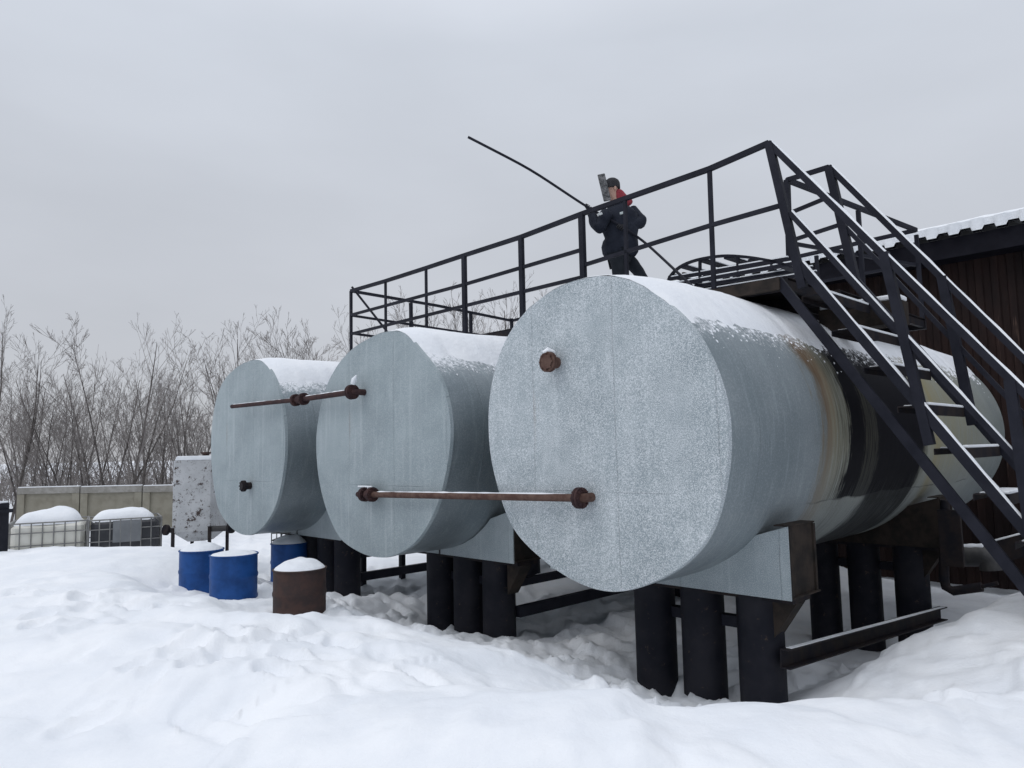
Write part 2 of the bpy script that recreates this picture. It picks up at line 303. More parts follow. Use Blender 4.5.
for cx,cy,rx_,ry_,hh_,sd0 in ((310,668,1.25,.75,.11,1),(455,742,1.0,.8,.12,2),(120,640,1.4,.7,.07,3),(640,752,1.2,.55,.07,4),(250,622,.8,.4,.06,5)):
    c0_=pZ(cx,cy,-1.5); dx_=gx-c0_[0]; dy_=gy-c0_[1]; near=np.where((np.abs(dx_)<3)&(np.abs(dy_)<3))[0]
    for i in near:
        a_=math.atan2(dy_[i],dx_[i]); q=math.hypot(dx_[i]/rx_,dy_[i]/ry_)+.30*noise.fractal(Vector((gx[i]*1.1,gy[i]*1.1,sd0)),1.0,2.0,4); gz[i]+=hh_/(1+math.exp(max(-30,min(30,(q-1)*13))))
me=bpy.data.meshes.new('snowy_ground'); n=len(ang)
fs=[(i*n+j,i*n+(j+1)%n,(i+1)*n+(j+1)%n,(i+1)*n+j) for i in range(len(rr)-1) for j in range(n)]+[tuple(range(n))[::-1]]
me.from_pydata(list(zip(gx.tolist(),gy.tolist(),gz.tolist())),[],fs); me.update(); me.flip_normals() if me.polygons[len(fs)//2].normal.z<0 else None
me.polygons.foreach_set('use_smooth',[True]*len(me.polygons))
me.materials.append(SNOW); go=bpy.data.objects.new('snowy_ground',me); C.objects.link(go); tag(go,'trodden snow covering the whole yard',None,None,'structure')
GXZ=(gx,gy,gz)
def gz_at(p): return float(ground(np.array([p[0]]),np.array([p[1]]))[0])

# ================================================================ building with corrugated roof
bA,bU0,bU1=10.2,-5.6,12.0; bz=-2.3
bl=empty('corrugated_shed',W(bA,bU0,bz),-TH)
mw=varied('brown_profiled_sheet',(.022,.015,.013),(.038,.023,.018),1.2,.7,0,.2,.004,.12)
t=NT(mw); X,Y,Z=t.xyz(); st=t.noise(5,3,.6,vec=t.map((3.5,1,.16))); rs=t.math('MULTIPLY',t.rng(st,.62,.72),t.rng(t.noise(1.4,3,.6),.45,.62))
t.col(t.mix(t.math('MULTIPLY',rs,.55),t.mix(t.rng(t.noise(1.1,5,.6,vec=t.map((1.5,1,.4))),.35,.65),(.013,.009,.009),(.028,.016,.014)),(.13,.085,.065)))
def corr(A0,U0,U1,z0,z1,pitch,dep,axis='v',th=.003):
    m=MB(); n=int((U1-U0)/pitch); prof=[]
    for k in range(n):
        u=U0+k*pitch
        for f_,dd in ((0,0),(.42,0),(.5,dep),(.92,dep)): prof.append((u+f_*pitch,dd))
    prof.append((U0+n*pitch,0)); return prof
pr=corr(bA,bU0,bU1,0,0,.25,.035); m=MB()
V=[];Fc=[]
for k,(u_,d_) in enumerate(pr): V+=[W(bA-d_,u_,bz-.3),W(bA-d_,u_,3.60)]
for k in range(len(pr)-1): Fc.append((2*k,2*k+2,2*k+3,2*k+1))
m.add(V,Fc); m.box(W(bA+.25,(bU0+bU1)/2,(bz+3.5)/2),uv*(bU1-bU0)/2,av*.2,zv*(3.5-bz)/2); m.build('wall',mw,bl,smooth=False)
m=MB(); m.box(W(bA+3.5,bU0+.03,(bz+4.4)/2),uv*.03,av*3.2,zv*(4.3-bz)/2); m.build('gable_wall',mw,bl,smooth=False)
# roof: corrugated sheet overhanging the wall, ridge away from the yard
eA,ez=bA-.62,3.74; sl=.16; roofd=varied('dark_roof_and_eave_shade',(.006,.006,.010),(.010,.010,.015),3,.7,0,.2,.004,.1)
pr=corr(0,bU0-.3,bU1,0,0,.36,.075); m=MB(); V=[];Fc=[]
for u_,d_ in pr:
    z=ez+.0-.06+ (0 if d_==0 else .075)
    V+=[W(eA,u_,z),W(eA+8,u_,z+8*sl),W(eA,u_,z-.012),W(eA+8,u_,z+8*sl-.012)]
for k in range(len(pr)-1):
    a=4*k;b=a+4; Fc+= [(a,b,b+1,a+1),(a+2,a+3,b+3,b+2),(a,a+2,b+2,b)]
m.add(V,Fc); rf=m.build('roof',roofd,bl,smooth=False)
m=MB(); m.box(W(eA+.10,(bU0+bU1)/2,ez-.25),uv*((bU1-bU0)/2+.25),av*.03,zv*.18); m.box(W(eA+.36,(bU0+bU1)/2,ez-.41),uv*((bU1-bU0)/2+.25),av*.22,zv*.015); m.build('eave_shade_strip',roofd,bl,smooth=False)  # dark strip and soffit: the overhang's shadowed underside, shade put into the colour
# snow lying on the roof, filling the troughs at the eave
m=MB(); V=[];Fc=[]; rng=random.Random(5)
for k,(u_,d_) in enumerate(pr):
    zb=ez-.06+.002+(0 if d_==0 else .075); hh=.17+.03*noise.noise(Vector((u_*.8,0,1)))+.012*noise.noise(Vector((u_*5,0,1)))
    over=-.05+.04*noise.noise(Vector((u_*2,3,1)))-(0.04 if d_==0 else 0)
    V+=[W(eA+over,u_,zb),W(eA+over-.015,u_,ez+.06+hh*.5),W(eA+.1,u_,ez+.05+hh),W(eA+8,u_,ez+hh+.1+8*sl),W(eA+8,u_,zb+8*sl)]
for k in range(len(pr)-1):
    for j in range(4): Fc.append((5*k+j,5*k+j+1,5*k+6+j,5*k+5+j))
m.add(V,Fc); m.build('roof_snow',SNOWF,bl,ang=60)
tag(bl,'long brown corrugated shed with snow on its roof behind the tanks','shed')
# ================================================================ tanks
R=1.4; TU=[0,-3.343,-7.133]; LEN=8.5; CZ=.1486
FP=[[(489.7,432.6),(506.6,339.7),(520,319),(537.5,302),(562,286),(585,278.5),(608,276),(633,281),(657,295.5),(676,310),(692,326),(708,352),(721,384),(728,415),(729,450),(724,490),(714.6,525.6),(700,550),(683.6,565),(650,583),(613,592),(590,587),(564,574),(540,556),(515,530),(498,484)],
    [(316,467),(318,428),(325,392),(336,369),(350,352),(368,340),(390.6,331.6),(404,332),(418.7,348.7),(429,361),(440.6,377),(448,401),(451.6,430),(450,452),(445,480),(432,518),(415.6,542.5),(400,553),(375,556.6),(357,550),(334,530),(321,500)],
    [(212,455),(213,422),(218.7,392.5),(225,380),(234,370.6),(246,363),(261,360.6),(270,369),(278,386),(284,413),(286,445.6),(283,478),(276.6,505),(266,524),(251.6,534.7),(238,532),(228,523),(218.7,508),(214,482)]]
def outline(k,n=120):
    U0=TU[k]; pol=[]
    for x,y in FP[k]:
        a_,u_,z_=AU(pA(x,y,0)); du,dz=u_-U0,z_-CZ; pol.append((math.atan2(dz,du)%(2*math.pi),math.hypot(du,dz)))
    pol.sort(); th=[p[0] for p in pol]; rd=[p[1] for p in pol]; T=np.linspace(0,2*math.pi,n,endpoint=False)
    r=np.interp(T,[th[-1]-2*math.pi]+th+[th[0]+2*math.pi],[rd[-1]]+rd+[rd[0]])
    for _ in range(2): r=(np.roll(r,1)+2*r+np.roll(r,-1))/4
    r=np.clip(r,R*.9,R*1.1)
    return T,r
def circ(U0,A,ang,r): return W(A,U0+r*math.cos(ang),CZ+r*math.sin(ang))
def flange(m,c,ax,r,t=.022,gap=.03):
    c=np.array(c); ax=np.array(ax,float)/np.linalg.norm(ax)
    for s in (-1,1):
        m.disc(c+ax*s*gap/2,ax,r,t,20)
    x=np.cross(ax,[0,0,1.]); x/=np.linalg.norm(x); y=np.cross(ax,x)
    for k in range(8):
        q=c+(x*math.cos(k*math.pi/4)+y*math.sin(k*math.pi/4))*r*.78; m.tube([q-ax*(gap/2+t+.008),q+ax*(gap/2+t+.008)],.010,6)
tanklab=['galvanised tank nearest the stairs with frosted end and oil stained side','middle galvanised tank of the three with dented flat sided end','galvanised tank farthest left of the three, behind the blue barrels']
for k,U0 in enumerate(TU):
    root=empty('storage_tank',W(0,U0,CZ-STZ),-TH); tag(root,tanklab[k],'tank',"horizontal tanks lying side by side")
    T,r0=outline(k); n=len(T)
    # shell: takes the end's uneven outline at the lip and becomes round further back
    m=MB(); As=[0.0,.05,.3,.7,1.2,1.8,2.4,3.1,3.8,4.5,5.2,6.0,6.8,7.6,8.45,8.5]; V=[];Fc=[]
    for A in As:
        b=max(0,1-A/2.6)**.8; 
        for j,a_ in enumerate(T):
            dent=.010*noise.noise(Vector((A*1.1,math.cos(a_)*1.5+k*7,math.sin(a_)*1.5)))*(1 if A>.1 else 0)
            V.append(circ(U0,A,a_,(r0[j]*b+R*(1-b))*(1.0 if .01<A<8.49 else .998)+dent-.004))
    for i in range(len(As)-1):
        for j in range(n): j2=(j+1)%n; Fc.append((i*n+j,i*n+j2,(i+1)*n+j2,(i+1)*n+j))
    Fc.append(tuple((len(As)-1)*n+j for j in range(n))); m.add(V,Fc); m.build('shell',SHELL_ST if k==0 else SHELL,root,ang=40)
    # flat end sheet, a touch proud with a folded rim
    m=MB(); V=[circ(U0,-.012,a_,r0[j]) for j,a_ in enumerate(T)]+[circ(U0,.03,a_,r0[j]+.006) for j,a_ in enumerate(T)]+[W(-.012,U0,CZ)]
    for rr_ in (.33,.66): V+=[circ(U0,-.012-.008*noise.noise(Vector((math.cos(a_)*2*rr_,math.sin(a_)*2*rr_,k*5))),a_,r0[j]*rr_) for j,a_ in enumerate(T)]
    Fc=[(j,(j+1)%n,n+(j+1)%n,n+j) for j in range(n)]; b0=2*n+1
    Fc+=[(2*n,b0+j,b0+(j+1)%n) for j in range(n)]+[(b0+j,b0+(j+1)%n,b0+n+(j+1)%n,b0+n+j) for j in range(n)]+[(b0+n+j,b0+n+(j+1)%n,(j+1)%n,j) for j in range(n)]
    m.add(V,Fc); m.build('end_cap',(GALV_FACE,GALV_FACE_B,GALV_FACE_B)[k],root,ang=25)
    # snow lying along the top
    m=MB(); V=[];Fc=[]; nA,nT=150,44; amax=[50,47,44][k]
    for i in range(nA):
        A=-.008+(LEN-.005)*i/(nA-1); 
        for j in range(nT):
            s=-1+2*j/(nT-1); am=math.radians(amax+9*noise.noise(Vector((A*1.4,s*.5+k*9,1)))+5*noise.noise(Vector((A*6,s+k,4)))+3*noise.noise(Vector((A*19,s+k,4))))
            if s<0: am*=.95
            aa=math.pi/2-am*s; jf=(aa%(2*math.pi))/(2*math.pi)*n; j0=int(jf)%n; b=max(0,1-A/2.6)**.8; rr0=r0[j0]*(1-jf%1)+r0[(j0+1)%n]*(jf%1)
            rad=rr0*b+R*(1-b); th_=.085*max(0,1-abs(s)**2.2)*(1-.97*max(0,1-A/.45)**1.5) *(.75+.5*noise.noise(Vector((A*.9,s*2,k*3+2)))+.1)
            edge=min(1,(1-abs(s))*3); th_=th_+.016*edge*min(1,.25+A/.3)+.008*noise.noise(Vector((A*7,s*7,k)))*edge-.006*(1-edge)
            V.append(circ(U0,A,aa,rad+th_))
    for i in range(nA-1):
        for j in range(nT-1): Fc.append((i*nT+j,i*nT+j+1,(i+1)*nT+j+1,(i+1)*nT+j))
    m.add(V,Fc); m.build('snow_cap',SNOWF,root,ang=80)
    # clots of half-melted snow stuck below the edge of the cap
    m=MB(); rg=random.Random(11+k)
    for q in range(420 if k==0 else 160):
        A=rg.uniform(.1,LEN-.2); dd=abs(rg.gauss(0,6)); aa=math.radians(90-(amax-2)-dd); rad=R+.004; b=max(0,1-A/2.6)**.8; jf=aa/(2*math.pi)*n; rad=(r0[int(jf)%n])*b+R*(1-b)-.002
        s_=rg.uniform(.008,.026)*(1.1-dd/30); c=circ(U0,A,aa,rad); nn=(c-W(A,U0,CZ))/np.linalg.norm(c-W(A,U0,CZ)); tt=np.cross(nn,av)
        V=[c+nn*s_*.5];
        for h in range(6): t_=h*math.pi/3; V.append(c+av*math.cos(t_)*s_*rg.uniform(.6,1.2)+tt*math.sin(t_)*s_*rg.uniform(.8,1.7)+nn*-.004)
        m.add(V,[(0,1+h,1+(h+1)%6) for h in range(6)])
    m.build('snow_clots',SNOWF,root,ang=80)['kind']='stuff'
    # saddles: sheet-clad box under the belly
    for A0,A1 in ((.9,1.42),(5.0,5.5)):
        sz=-1.31; poly=[]
        for s in (1,-1):
            seq=[W(A0,U0+s*.02,sz),W(A0,U0+s*1.38,sz),W(A0,U0+s*1.38,-.69)]
            arc=[circ(U0,A0,math.radians(a_) if s>0 else math.pi-math.radians(a_),R*.985) for a_ in (-44,-50,-60,-70,-80,-89)]
            m=MB(); m.prism(seq+arc,av*.012); 
            if s>0: mm=m
            else: mm.v,off=mm.v+m.v,len(mm.v); mm.f+=[tuple(i+off for i in f) for f in m.f]
        sd_=mm.build('saddle_plate',GALV_PLATE if A0<2 else BROWN,root,smooth=False)
        m=MB()
        for s in (1,-1):
            Uc=U0+s*1.365
            m.box(W((A0+A1)/2+.01,Uc,(-.69+sz)/2),uv*.006,av*((A1-A0)/2-.012),zv*(.305)); m.box(W((A0+A1)/2+.01,Uc+s*.012,sz+.02),uv*.03,av*((A1-A0)/2-.005),zv*.006)
            m.box(W((A0+A1)/2+.01,Uc-s*.05,-.688),uv*.065,av*((A1-A0)/2+.0),zv*.006); m.box(W(A0+.035,Uc+s*.012,(-.69+sz)/2),uv*.012,av*.02,zv*.30)
            m.box(W(A1-.02,Uc+s*.012,(-.69+sz)/2),uv*.012,av*.018,zv*.30)
        m.box(W((A0+A1)/2,U0,sz+.03),uv*1.33,av*((A1-A0)/2-.02),zv*.025)
        m.build('saddle_box',BROWN,root,smooth=False)
    # nozzles on the end
    for (x,y,rr_) in ([(549,362,.085)] if k==0 else [(244,486,.075)] if k==2 else []):
        c=pA(x,y,-.12); m=MB(); a0=AU(c); m.tube([W(0,a0[1],a0[2]),W(-.11,a0[1],a0[2])],.055,16); nz=m.build('nozzle',RUST if k==0 else STEEL_R,root)
        m=MB(); flange(m,W(-.13,a0[1],a0[2]),av,rr_+.012,.02,.026); m.disc(W(-.155,a0[1],a0[2]),av,rr_*.8,.02); m.build('blind_flange',RUST if k==0 else STEEL_R,nz)
        if k==0:
            m=MB(); V=[W(-.155,a0[1],a0[2]+.02)]; m.tube([W(-.16,a0[1]-.04,a0[2]+.095),W(-.13,a0[1],a0[2]+.11),W(-.08,a0[1]+.04,a0[2]+.095)],[.012,.03,.012],8); m.build('snow',SNOWF,nz)
    # frame under the tank
    fr=empty('tank_support_frame',W(1.15,U0,-2.3),-TH); tag(fr,['black steel frame on thick pipe legs under the tank beside the stairs','black pipe legged frame under the middle tank','black pipe legged frame under the far left tank behind the rusty barrel'][k],'support frame','frames carrying the tanks')
    for A0,off in ((1.16,0),(5.25,0)):
        for u_ in ((-.19,.36,.95) if k==0 else (-.28,.28,.84) if k==1 else (.05,.62,1.14)):
            if A0>2 and k==0: u_-=.02
            m=MB(); m.tube([W(A0,U0+u_,-3.2),W(A0,U0+u_,-1.30)],.205,28); m.build('leg',LEGM,fr)
        m=MB(); m.box(W(A0,U0+.1,-1.335),uv*1.25,av*.17,zv*.02); m.build('cap_plate',STEEL_R,fr,smooth=False)
        m=MB(); m.prism([W(A0-.1,U0+1.10,-1.36),W(A0-.1,U0+1.345,-1.36),W(A0-.1,U0+1.10,-1.72)],av*.18); m.build('gusset',BROWN,fr,smooth=False)
    if k==0:
        p0,p1=pU(786,656,1.2),pU(934,616,1.2); 
        m=MB(); m.bar(p0-av*.1,p1+av*.25,.012,.15); m.bar(p0-av*.1+uv*.04,p1+av*.25+uv*.04,.09,.012,off=.075); m.bar(p0-av*.1+uv*.04,p1+av*.25+uv*.04,.09,.012,off=-.075); o=m.build('channel_beam',STEEL_R,fr,smooth=False); m=MB(); m.bar(p0-av*.05+uv*.05,p1+av*.2+uv*.05,.05,.006,off=.085); m.build('snow',SNOWF,o,smooth=False)
        for A_ in (1.2,5.3): m=MB(); m.bar(W(A_,-.2,-1.62),W(A_,1.0,-1.62),.1,.1); m.build('cross_beam',STEEL,fr,smooth=False)
    else:
        for z_,h_ in ((-1.62,.09),(-1.97,.13)):
            m=MB(); m.bar(W(1.3,U0+1.02,z_),W(7.2,U0+1.02,z_),.09,h_); m.build('channel_beam',STEEL,fr,smooth=False)
        for A_ in (1.2,5.3): m=MB(); m.bar(W(A_,U0-.3,-1.62),W(A_,U0+1.0,-1.62),.1,.1); m.build('cross_beam',STEEL,fr,smooth=False)
# ---------------------------------------------------------------- pipes in front of the ends
def snowline(m,p,q,r,h=.018,w=.7):
    p,q=np.array(p),np.array(q); n_=24; pts=[p+(q-p)*i/n_+zv*(r*.62) for i in range(n_+1)]; rr_=[r*w*(.75+.3*noise.noise(Vector(tuple(a*9)))) for a in pts]; rr_[0]=rr_[-1]=r*.2
    m.tube(pts,rr_,8)
def chain(specs,root,matp,matf):
    pass
p_a,p_b=pA(580,498,-.14),pA(372,494.5,-.14)
root=empty('rusty_pipe',p_a,-TH); tag(root,'long rusty pipe level across the ends, flanged to the tank beside the stairs','pipe','pipes crossing the tank ends')
dv=(p_b-p_a)/np.linalg.norm(p_b-p_a)
m=MB(); m.tube([p_a+dv*.02,p_b],.036,14); m.build('tube',RUST,root)
m=MB(); flange(m,p_a,dv,.095,.024,.03); m.build('flange',MAROON,root)
m=MB(); m.tube([p_a,p_a-dv*.02,p_a-dv*.035+av*.02,p_a-dv*.035+av*.06,p_a-dv*.03+av*.15],.042,12); m.build('elbow',RUST,root)
for s in (0.0,.16):
    m=MB(); flange(m,p_b+dv*s,dv,.088,.024,.03); m.build('flange',MAROON,root)
m=MB(); m.tube([p_b+dv*.02,p_b+dv*.08,p_b+dv*.14],[.045,.062,.045],14); m.tube([p_b+dv*.22,p_b+dv*.30,p_b+dv*.34+av*.05,p_b+dv*.34+av*.15],.036,12); m.build('valve',MAROON,root)
m=MB(); m.tube([p_b+dv*.08+zv*.05,p_b+dv*.08+zv*.09],.012,8); m.tube([p_b+dv*.0+zv*.092,p_b+dv*.30+zv*.097],.010,8); m.build('valve_handle',SNOWF,root)
m=MB(); snowline(m,p_a+dv*.06,p_b-dv*.05,.036); m.build('snow',SNOWF,root)
c0,c1,c2=pA(352,392,-.18),pA(300,399.5,-.18),pA(232,406.5,-.18)
root=empty('maroon_pipe',c0,-TH); tag(root,'shorter dark maroon pipe drooping left from the middle tank, coupled halfway','pipe','pipes crossing the tank ends')
dv=(c1-c0)/np.linalg.norm(c1-c0); d2=(c2-c1)/np.linalg.norm(c2-c1)
m=MB(); m.tube([c0,c1],.036,14); m.tube([c1,c2],.032,14); m.build('tube',MAROON,root)
m=MB(); flange(m,c0,dv,.095,.024,.035); m.build('flange',MAROON,root)
m=MB(); m.tube([c0,c0-dv*.02,c0-dv*.035+av*.03,c0-dv*.03+av*.18],.04,12); m.build('elbow',MAROON,root)
for s in (-.10,.12):
    m=MB(); flange(m,c1+dv*s,dv,.085,.022,.03); m.build('flange',MAROON,root)
m=MB(); m.tube([c1-dv*.1,c1,c1+dv*.12],[.045,.06,.045],14); m.build('valve',MAROON,root)
m=MB(); snowline(m,c0+dv*.06,c1-dv*.14,.036); snowline(m,c1+dv*.16,c2,.032); m.build('snow',SNOWF,root)
m=MB(); m.tube([c0-dv*.02+zv*.10,c0-dv*.05+zv*.15,c0-dv*.1+zv*.2],[.03,.035,.01],8); m.build('snow',SNOWF,root)
# ================================================================ walkway over the tanks
NA,FA=2.0,3.15; DZ=1.73
wk=empty('steel_walkway',W(NA,.9,-2.3),-TH); tag(wk,'black steel walkway with three bar railing running over the tank tops','walkway')
def rail(name,pts,w=.05,h=.05,mt=STEEL,par=wk):
    m=MB()
    for p,q in zip(pts[:-1],pts[1:]): m.bar(p,q,w,h)
    return m.build(name,mt,par,smooth=False)
tops=[(351,291),(385.5,281),(426,268),(464,255.4),(521,237),(581.5,214),(709.5,169),(769,143)]
topP=[pA(x,y,NA) for x,y in tops]; rail('top_rail',topP,.05,.055)
midP=[pA(x,y,NA) for x,y in ((351,315),(464,284.6),(521,268),(581,250),(625,236),(711,206),(779,206))][:5]
rail('middle_rail',[pA(351,315,NA),pA(464,284.6,NA),pA(581,250,NA)],.04,.045); rail('middle_rail',[pA(581,266,NA),pA(712,225,NA),pA(779,206,NA)],.04,.045)
rail('bottom_rail',[pA(351,334,NA),pA(464,306,NA),pA(581,277.5,NA)],.04,.045)
for (x,y),wd in zip(tops,(.05,.04,.04,.07,.07,.075,.045,.08)):
    if x<700:
        p=pA(x,y,NA); q=p.copy(); q[2]=EYE+DZ-.12; 
        if x==351: q[2]=EYE+1.4
    elif x<720: p=pA(x,y,NA); q=pA(714,290,NA)
    else: p=pA(x,y,NA); q=pA(803,288,NA)
    m=MB(); m.bar(p,q,wd,wd*.8,upv=av); m.build('post',STEEL,wk,smooth=False)
rail('post',[pA(625,200,NA),pA(627,279,NA)],.04,.04)
# left end rail going back, and far rail
endc=pA(351,291,NA); eU=AU(endc)[1]
rail('end_top_rail',[endc,W(4.0,eU,2.96),W(6.1,eU,2.88)],.045,.05); rail('end_middle_rail',[W(NA,eU,2.53),W(6.1,eU,2.45)],.04,.04); rail('end_bottom_rail',[W(NA,eU,2.20),W(6.1,eU,2.1)],.04,.04)
for A in (3.35,4.9,6.1):
    m=MB(); m.bar(W(A,eU,2.93),W(A,eU,DZ-.1),.055,.055,upv=av); m.build('post',STEEL,wk,smooth=False)
rail('brace',[pA(352,287,NA),W(NA+.55,eU+.9,1.75)],.035,.035)
rail('far_top_rail',[W(6.1,eU,2.88),W(6.1,-1.1,2.97),W(6.1,1.03,3.0)],.045,.055); rail('far_middle_rail',[W(6.1,eU,2.45),W(6.1,1.03,2.52)],.04,.04)
for u_ in (-6,-4.6,-3.2,-1.8,-.4,1.03):
    m=MB(); m.bar(W(6.1,u_,2.93),W(6.1,u_,DZ),.05,.05,upv=av); m.build('post',STEEL,wk,smooth=False)
# branch between near and far rail, beside the stair head
b0=pA(787,180,FA); bf=W(6.1,1.03,3.0); far0=pA(829,167,FA)
rail('branch_top_rail',[b0,bf],.05,.055); rail('branch_middle_rail',[pA(790,243,FA),W(6.1,1.0,2.5)],.04,.04)
rail('branch_top_rail',[b0,far0],.045,.05); rail('branch_middle_rail',[pA(790,213,FA),pA(836,194,FA)],.04,.04); rail('branch_bottom_rail',[pA(790,241,FA),pA(842,224,FA)],.04,.04)
rail('post',[b0,pA(790,270,FA)],.06,.06)
rail('post',[W(4.6,.80,3.02),W(4.6,.80,1.75)],.05,.05)
# decks
def deck(A0,A1,U0,U1,z,nm='deck'):
    m=MB(); c=W((A0+A1)/2,(U0+U1)/2,z)
    m.box(c,uv*(U1-U0)/2,av*(A1-A0)/2,zv*.006)
    for A in (A0+.03,A1-.03): m.bar(W(A,U0,z-.075),W(A,U1,z-.075),.06,.13)
    k_=int((U1-U0)/.8)
    for i in range(k_+1): u_=U0+.04+(U1-U0-.08)*i/max(1,k_); m.bar(W(A0+.065,u_,z-.07),W(A1-.065,u_,z-.07),.05,.1)
    m.build(nm,STEEL_R,wk,smooth=False)
    m=MB(); V=[];Fc=[]; nu,nv_=max(3,int((U1-U0)/.12)),max(3,int((A1-A0)/.12))
    for i in range(nu):
        for j in range(nv_):
            e_=min(1,min(i,nu-1-i,j,nv_-1-j)/1.5); u_=U0+.02+(U1-U0-.04)*i/(nu-1); a_=A0+.03+(A1-A0-.06)*j/(nv_-1)
            V.append(W(a_,u_,z+.008+e_*(.045+.02*noise.noise(Vector((u_*2,a_*2,0))))))
    for i in range(nu-1):
        for j in range(nv_-1): Fc.append((i*nv_+j,i*nv_+j+1,(i+1)*nv_+j+1,(i+1)*nv_+j))
    m.add(V,Fc); m.build('deck_snow',SNOWF,wk,ang=80)
deck(NA+.05,FA,eU,.95,DZ); deck(FA+.01,6.2,.2,1.05,DZ-.004,'branch_deck'); deck(FA+.01,6.2,eU,eU+.9,DZ-.004,'end_deck'); deck(5.3,6.2,eU+.92,.33,DZ-.008,'far_deck')
# brown timber beam lying under the deck edge
m=MB(); m.bar(W(NA-.02,-.45,DZ-.08),W(NA-.02,.93,DZ-.08),.06,.13); m.build('timber_edge',BROWN,wk,smooth=False)
# trestles carrying the deck off the ground between the tanks
for u_ in TU:
    for a_ in (NA+.2,FA-.1):
        for s_ in (-.35,.35):
            m=MB(); m.bar(W(a_,u_+s_,DZ-.14),W(a_,u_+s_,CZ+1.3),.08,.08,upv=av); m.build('stub',STEEL,wk,smooth=False)
for a_ in (NA+.2,FA-.1): m=MB(); m.bar(W(a_,eU+.06,DZ-.14),W(a_,eU+.06,-2.5),.09,.09,upv=av); m.build('support_post',STEEL,wk,smooth=False)
# timber box beam behind the stair with snow on it
m=MB(); q0,q1=W(3.45,.75,1.42),W(3.45,1.62,1.42); m.bar(q0,q1,.30,.26); bb=m.build('timber_beam',BROWN,loc=W(3.45,1.2,1.28)); tag(bb,'short brown timber beam with snow on top behind the stair treads','beam')
m=MB(); m.bar(q0+zv*.16,q1+zv*.16,.27,.07); o=m.build('snow',SNOWF,bb,bevel=.02)
# ladder cage lying on the deck
cg=empty('ladder_cage',W(2.6,-.2,DZ),-TH); tag(cg,'hooped ladder safety cage with snowy slats lying on the walkway','ladder cage')
def arch(pts,A): return [pA(x,y,A) for x,y in pts]
def smooth_(pts,k=4):
    out=[]
    for i in range(len(pts)-1):
        p0,p1,p2,p3=pts[max(i-1,0)],pts[i],pts[i+1],pts[min(i+2,len(pts)-1)]
        for q in range(k):
            t=q/k; out.append(.5*((2*p1)+(-p0+p2)*t+(2*p0-5*p1+4*p2-p3)*t*t+(-p0+3*p1-3*p2+p3)*t**3))
    return out+[pts[-1]]
base_=[(667,287),(670,277),(680,267),(697,260),(722,256),(746,257),(771,261),(790,266)]
f1=smooth_(arch(base_,2.45)); off=av*.62
for sh_ in (0,1):
    m=MB(); pts=[p+off*sh_ for p in f1]
    for p,q in zip(pts[:-1],pts[1:]): m.bar(p,q,.035,.03)
    m.build('hoop',STEEL,cg,smooth=False)
for k_,i_ in enumerate((5,9,13,17,21,25)):
    p=f1[i_]; m=MB(); m.bar(p-av*.01-zv*.02,p+off-zv*.02,.10,.02); sb=m.build('slat',STEEL,cg,smooth=False)
    m=MB(); m.bar(p+av*.02-zv*.002,p+off*.97-zv*.002,.08,.018); m.build('snow',SNOWF,sb,smooth=False)
for (x0,y0,x1,y1) in ((670,279,788,259),(668,286,792,264)):
    for sh_ in (0,1):
        p,q=pA(x0,y0,2.45)+off*sh_,pA(x1,y1,2.45)+off*sh_; m=MB(); m.bar(p,q,.035,.04); sb=m.build('side_bar',STEEL,cg,smooth=False); m=MB(); m.bar(p+zv*.027,q+zv*.027,.03,.014); m.build('snow',SNOWF,sb,smooth=False)
for x,y0,y1 in ((700,260,283),(738,257,277),(772,262,270)):
    m=MB(); m.bar(pA(x,y0,2.45),pA(x,y1,2.45),.03,.03,upv=av); m.build('hanger',STEEL,cg,smooth=False)
# ================================================================ staircase
stc=empty('steel_staircase',pA(1024,586,NA),-TH); tag(stc,'steep black steel staircase with snow lined handrails descending from the walkway','staircase')
def sbar(name,p,q,w,h,snow=True,par=None,mt=STEEL):
    m=MB(); m.bar(p,q,w,h); o=m.build(name,mt,par or stc,smooth=False)
    if snow:
        m=MB(); p=np.array(p);q=np.array(q); nn=26; V=[];Fc=[]; d=(q-p)/np.linalg.norm(q-p); sd_=np.cross(d,zv); sd_/=np.linalg.norm(sd_); u2=np.cross(sd_,d)
        for i in range(nn+1):
            c=p+(q-p)*i/nn+u2*h/2; ww=w/2*(.85+.2*noise.noise(Vector(tuple(c*7)))); hh=.013+.012*noise.noise(Vector(tuple(c*5+3)))
            V+=[c-sd_*ww,c-sd_*ww*.7+u2*hh,c+sd_*ww*.7+u2*hh,c+sd_*ww]
        for i in range(nn):
            for j in range(3): Fc.append((4*i+j,4*i+j+1,4*i+5+j,4*i+4+j))
        Fc+=[(0,1,2,3),(4*nn,4*nn+1,4*nn+2,4*nn+3)]; m.add(V,Fc); m.build('snow',SNOWF,o,ang=70)
    return o
def ext(p,q,k): p,q=np.array(p),np.array(q); return p+(q-p)*k
nh0,nh1=pA(769,143,NA),pA(1024,393,NA); fh0,fh1=pA(829,167,FA),pA(1024,359,FA)
KE=1.75
sbar('near_handrail',nh0,ext(nh0,nh1,KE),.055,.06); sbar('far_handrail',fh0,ext(fh0,fh1,KE),.055,.06)
ns0,ns1=pA(778,280,NA),pA(1024,586,NA); fs0,fs1=pA(849,275,FA),pA(1024,471,FA)
kN=1+(AU(ns1)[2]+2.35)/(AU(ns0)[2]-AU(ns1)[2]); kF=1+(AU(fs1)[2]+2.35)/(AU(fs0)[2]-AU(fs1)[2])
sbar('near_stringer',ns0,ext(ns0,ns1,kN),.05,.09,False); sbar('far_stringer',fs0,ext(fs0,fs1,kF),.05,.11,False)
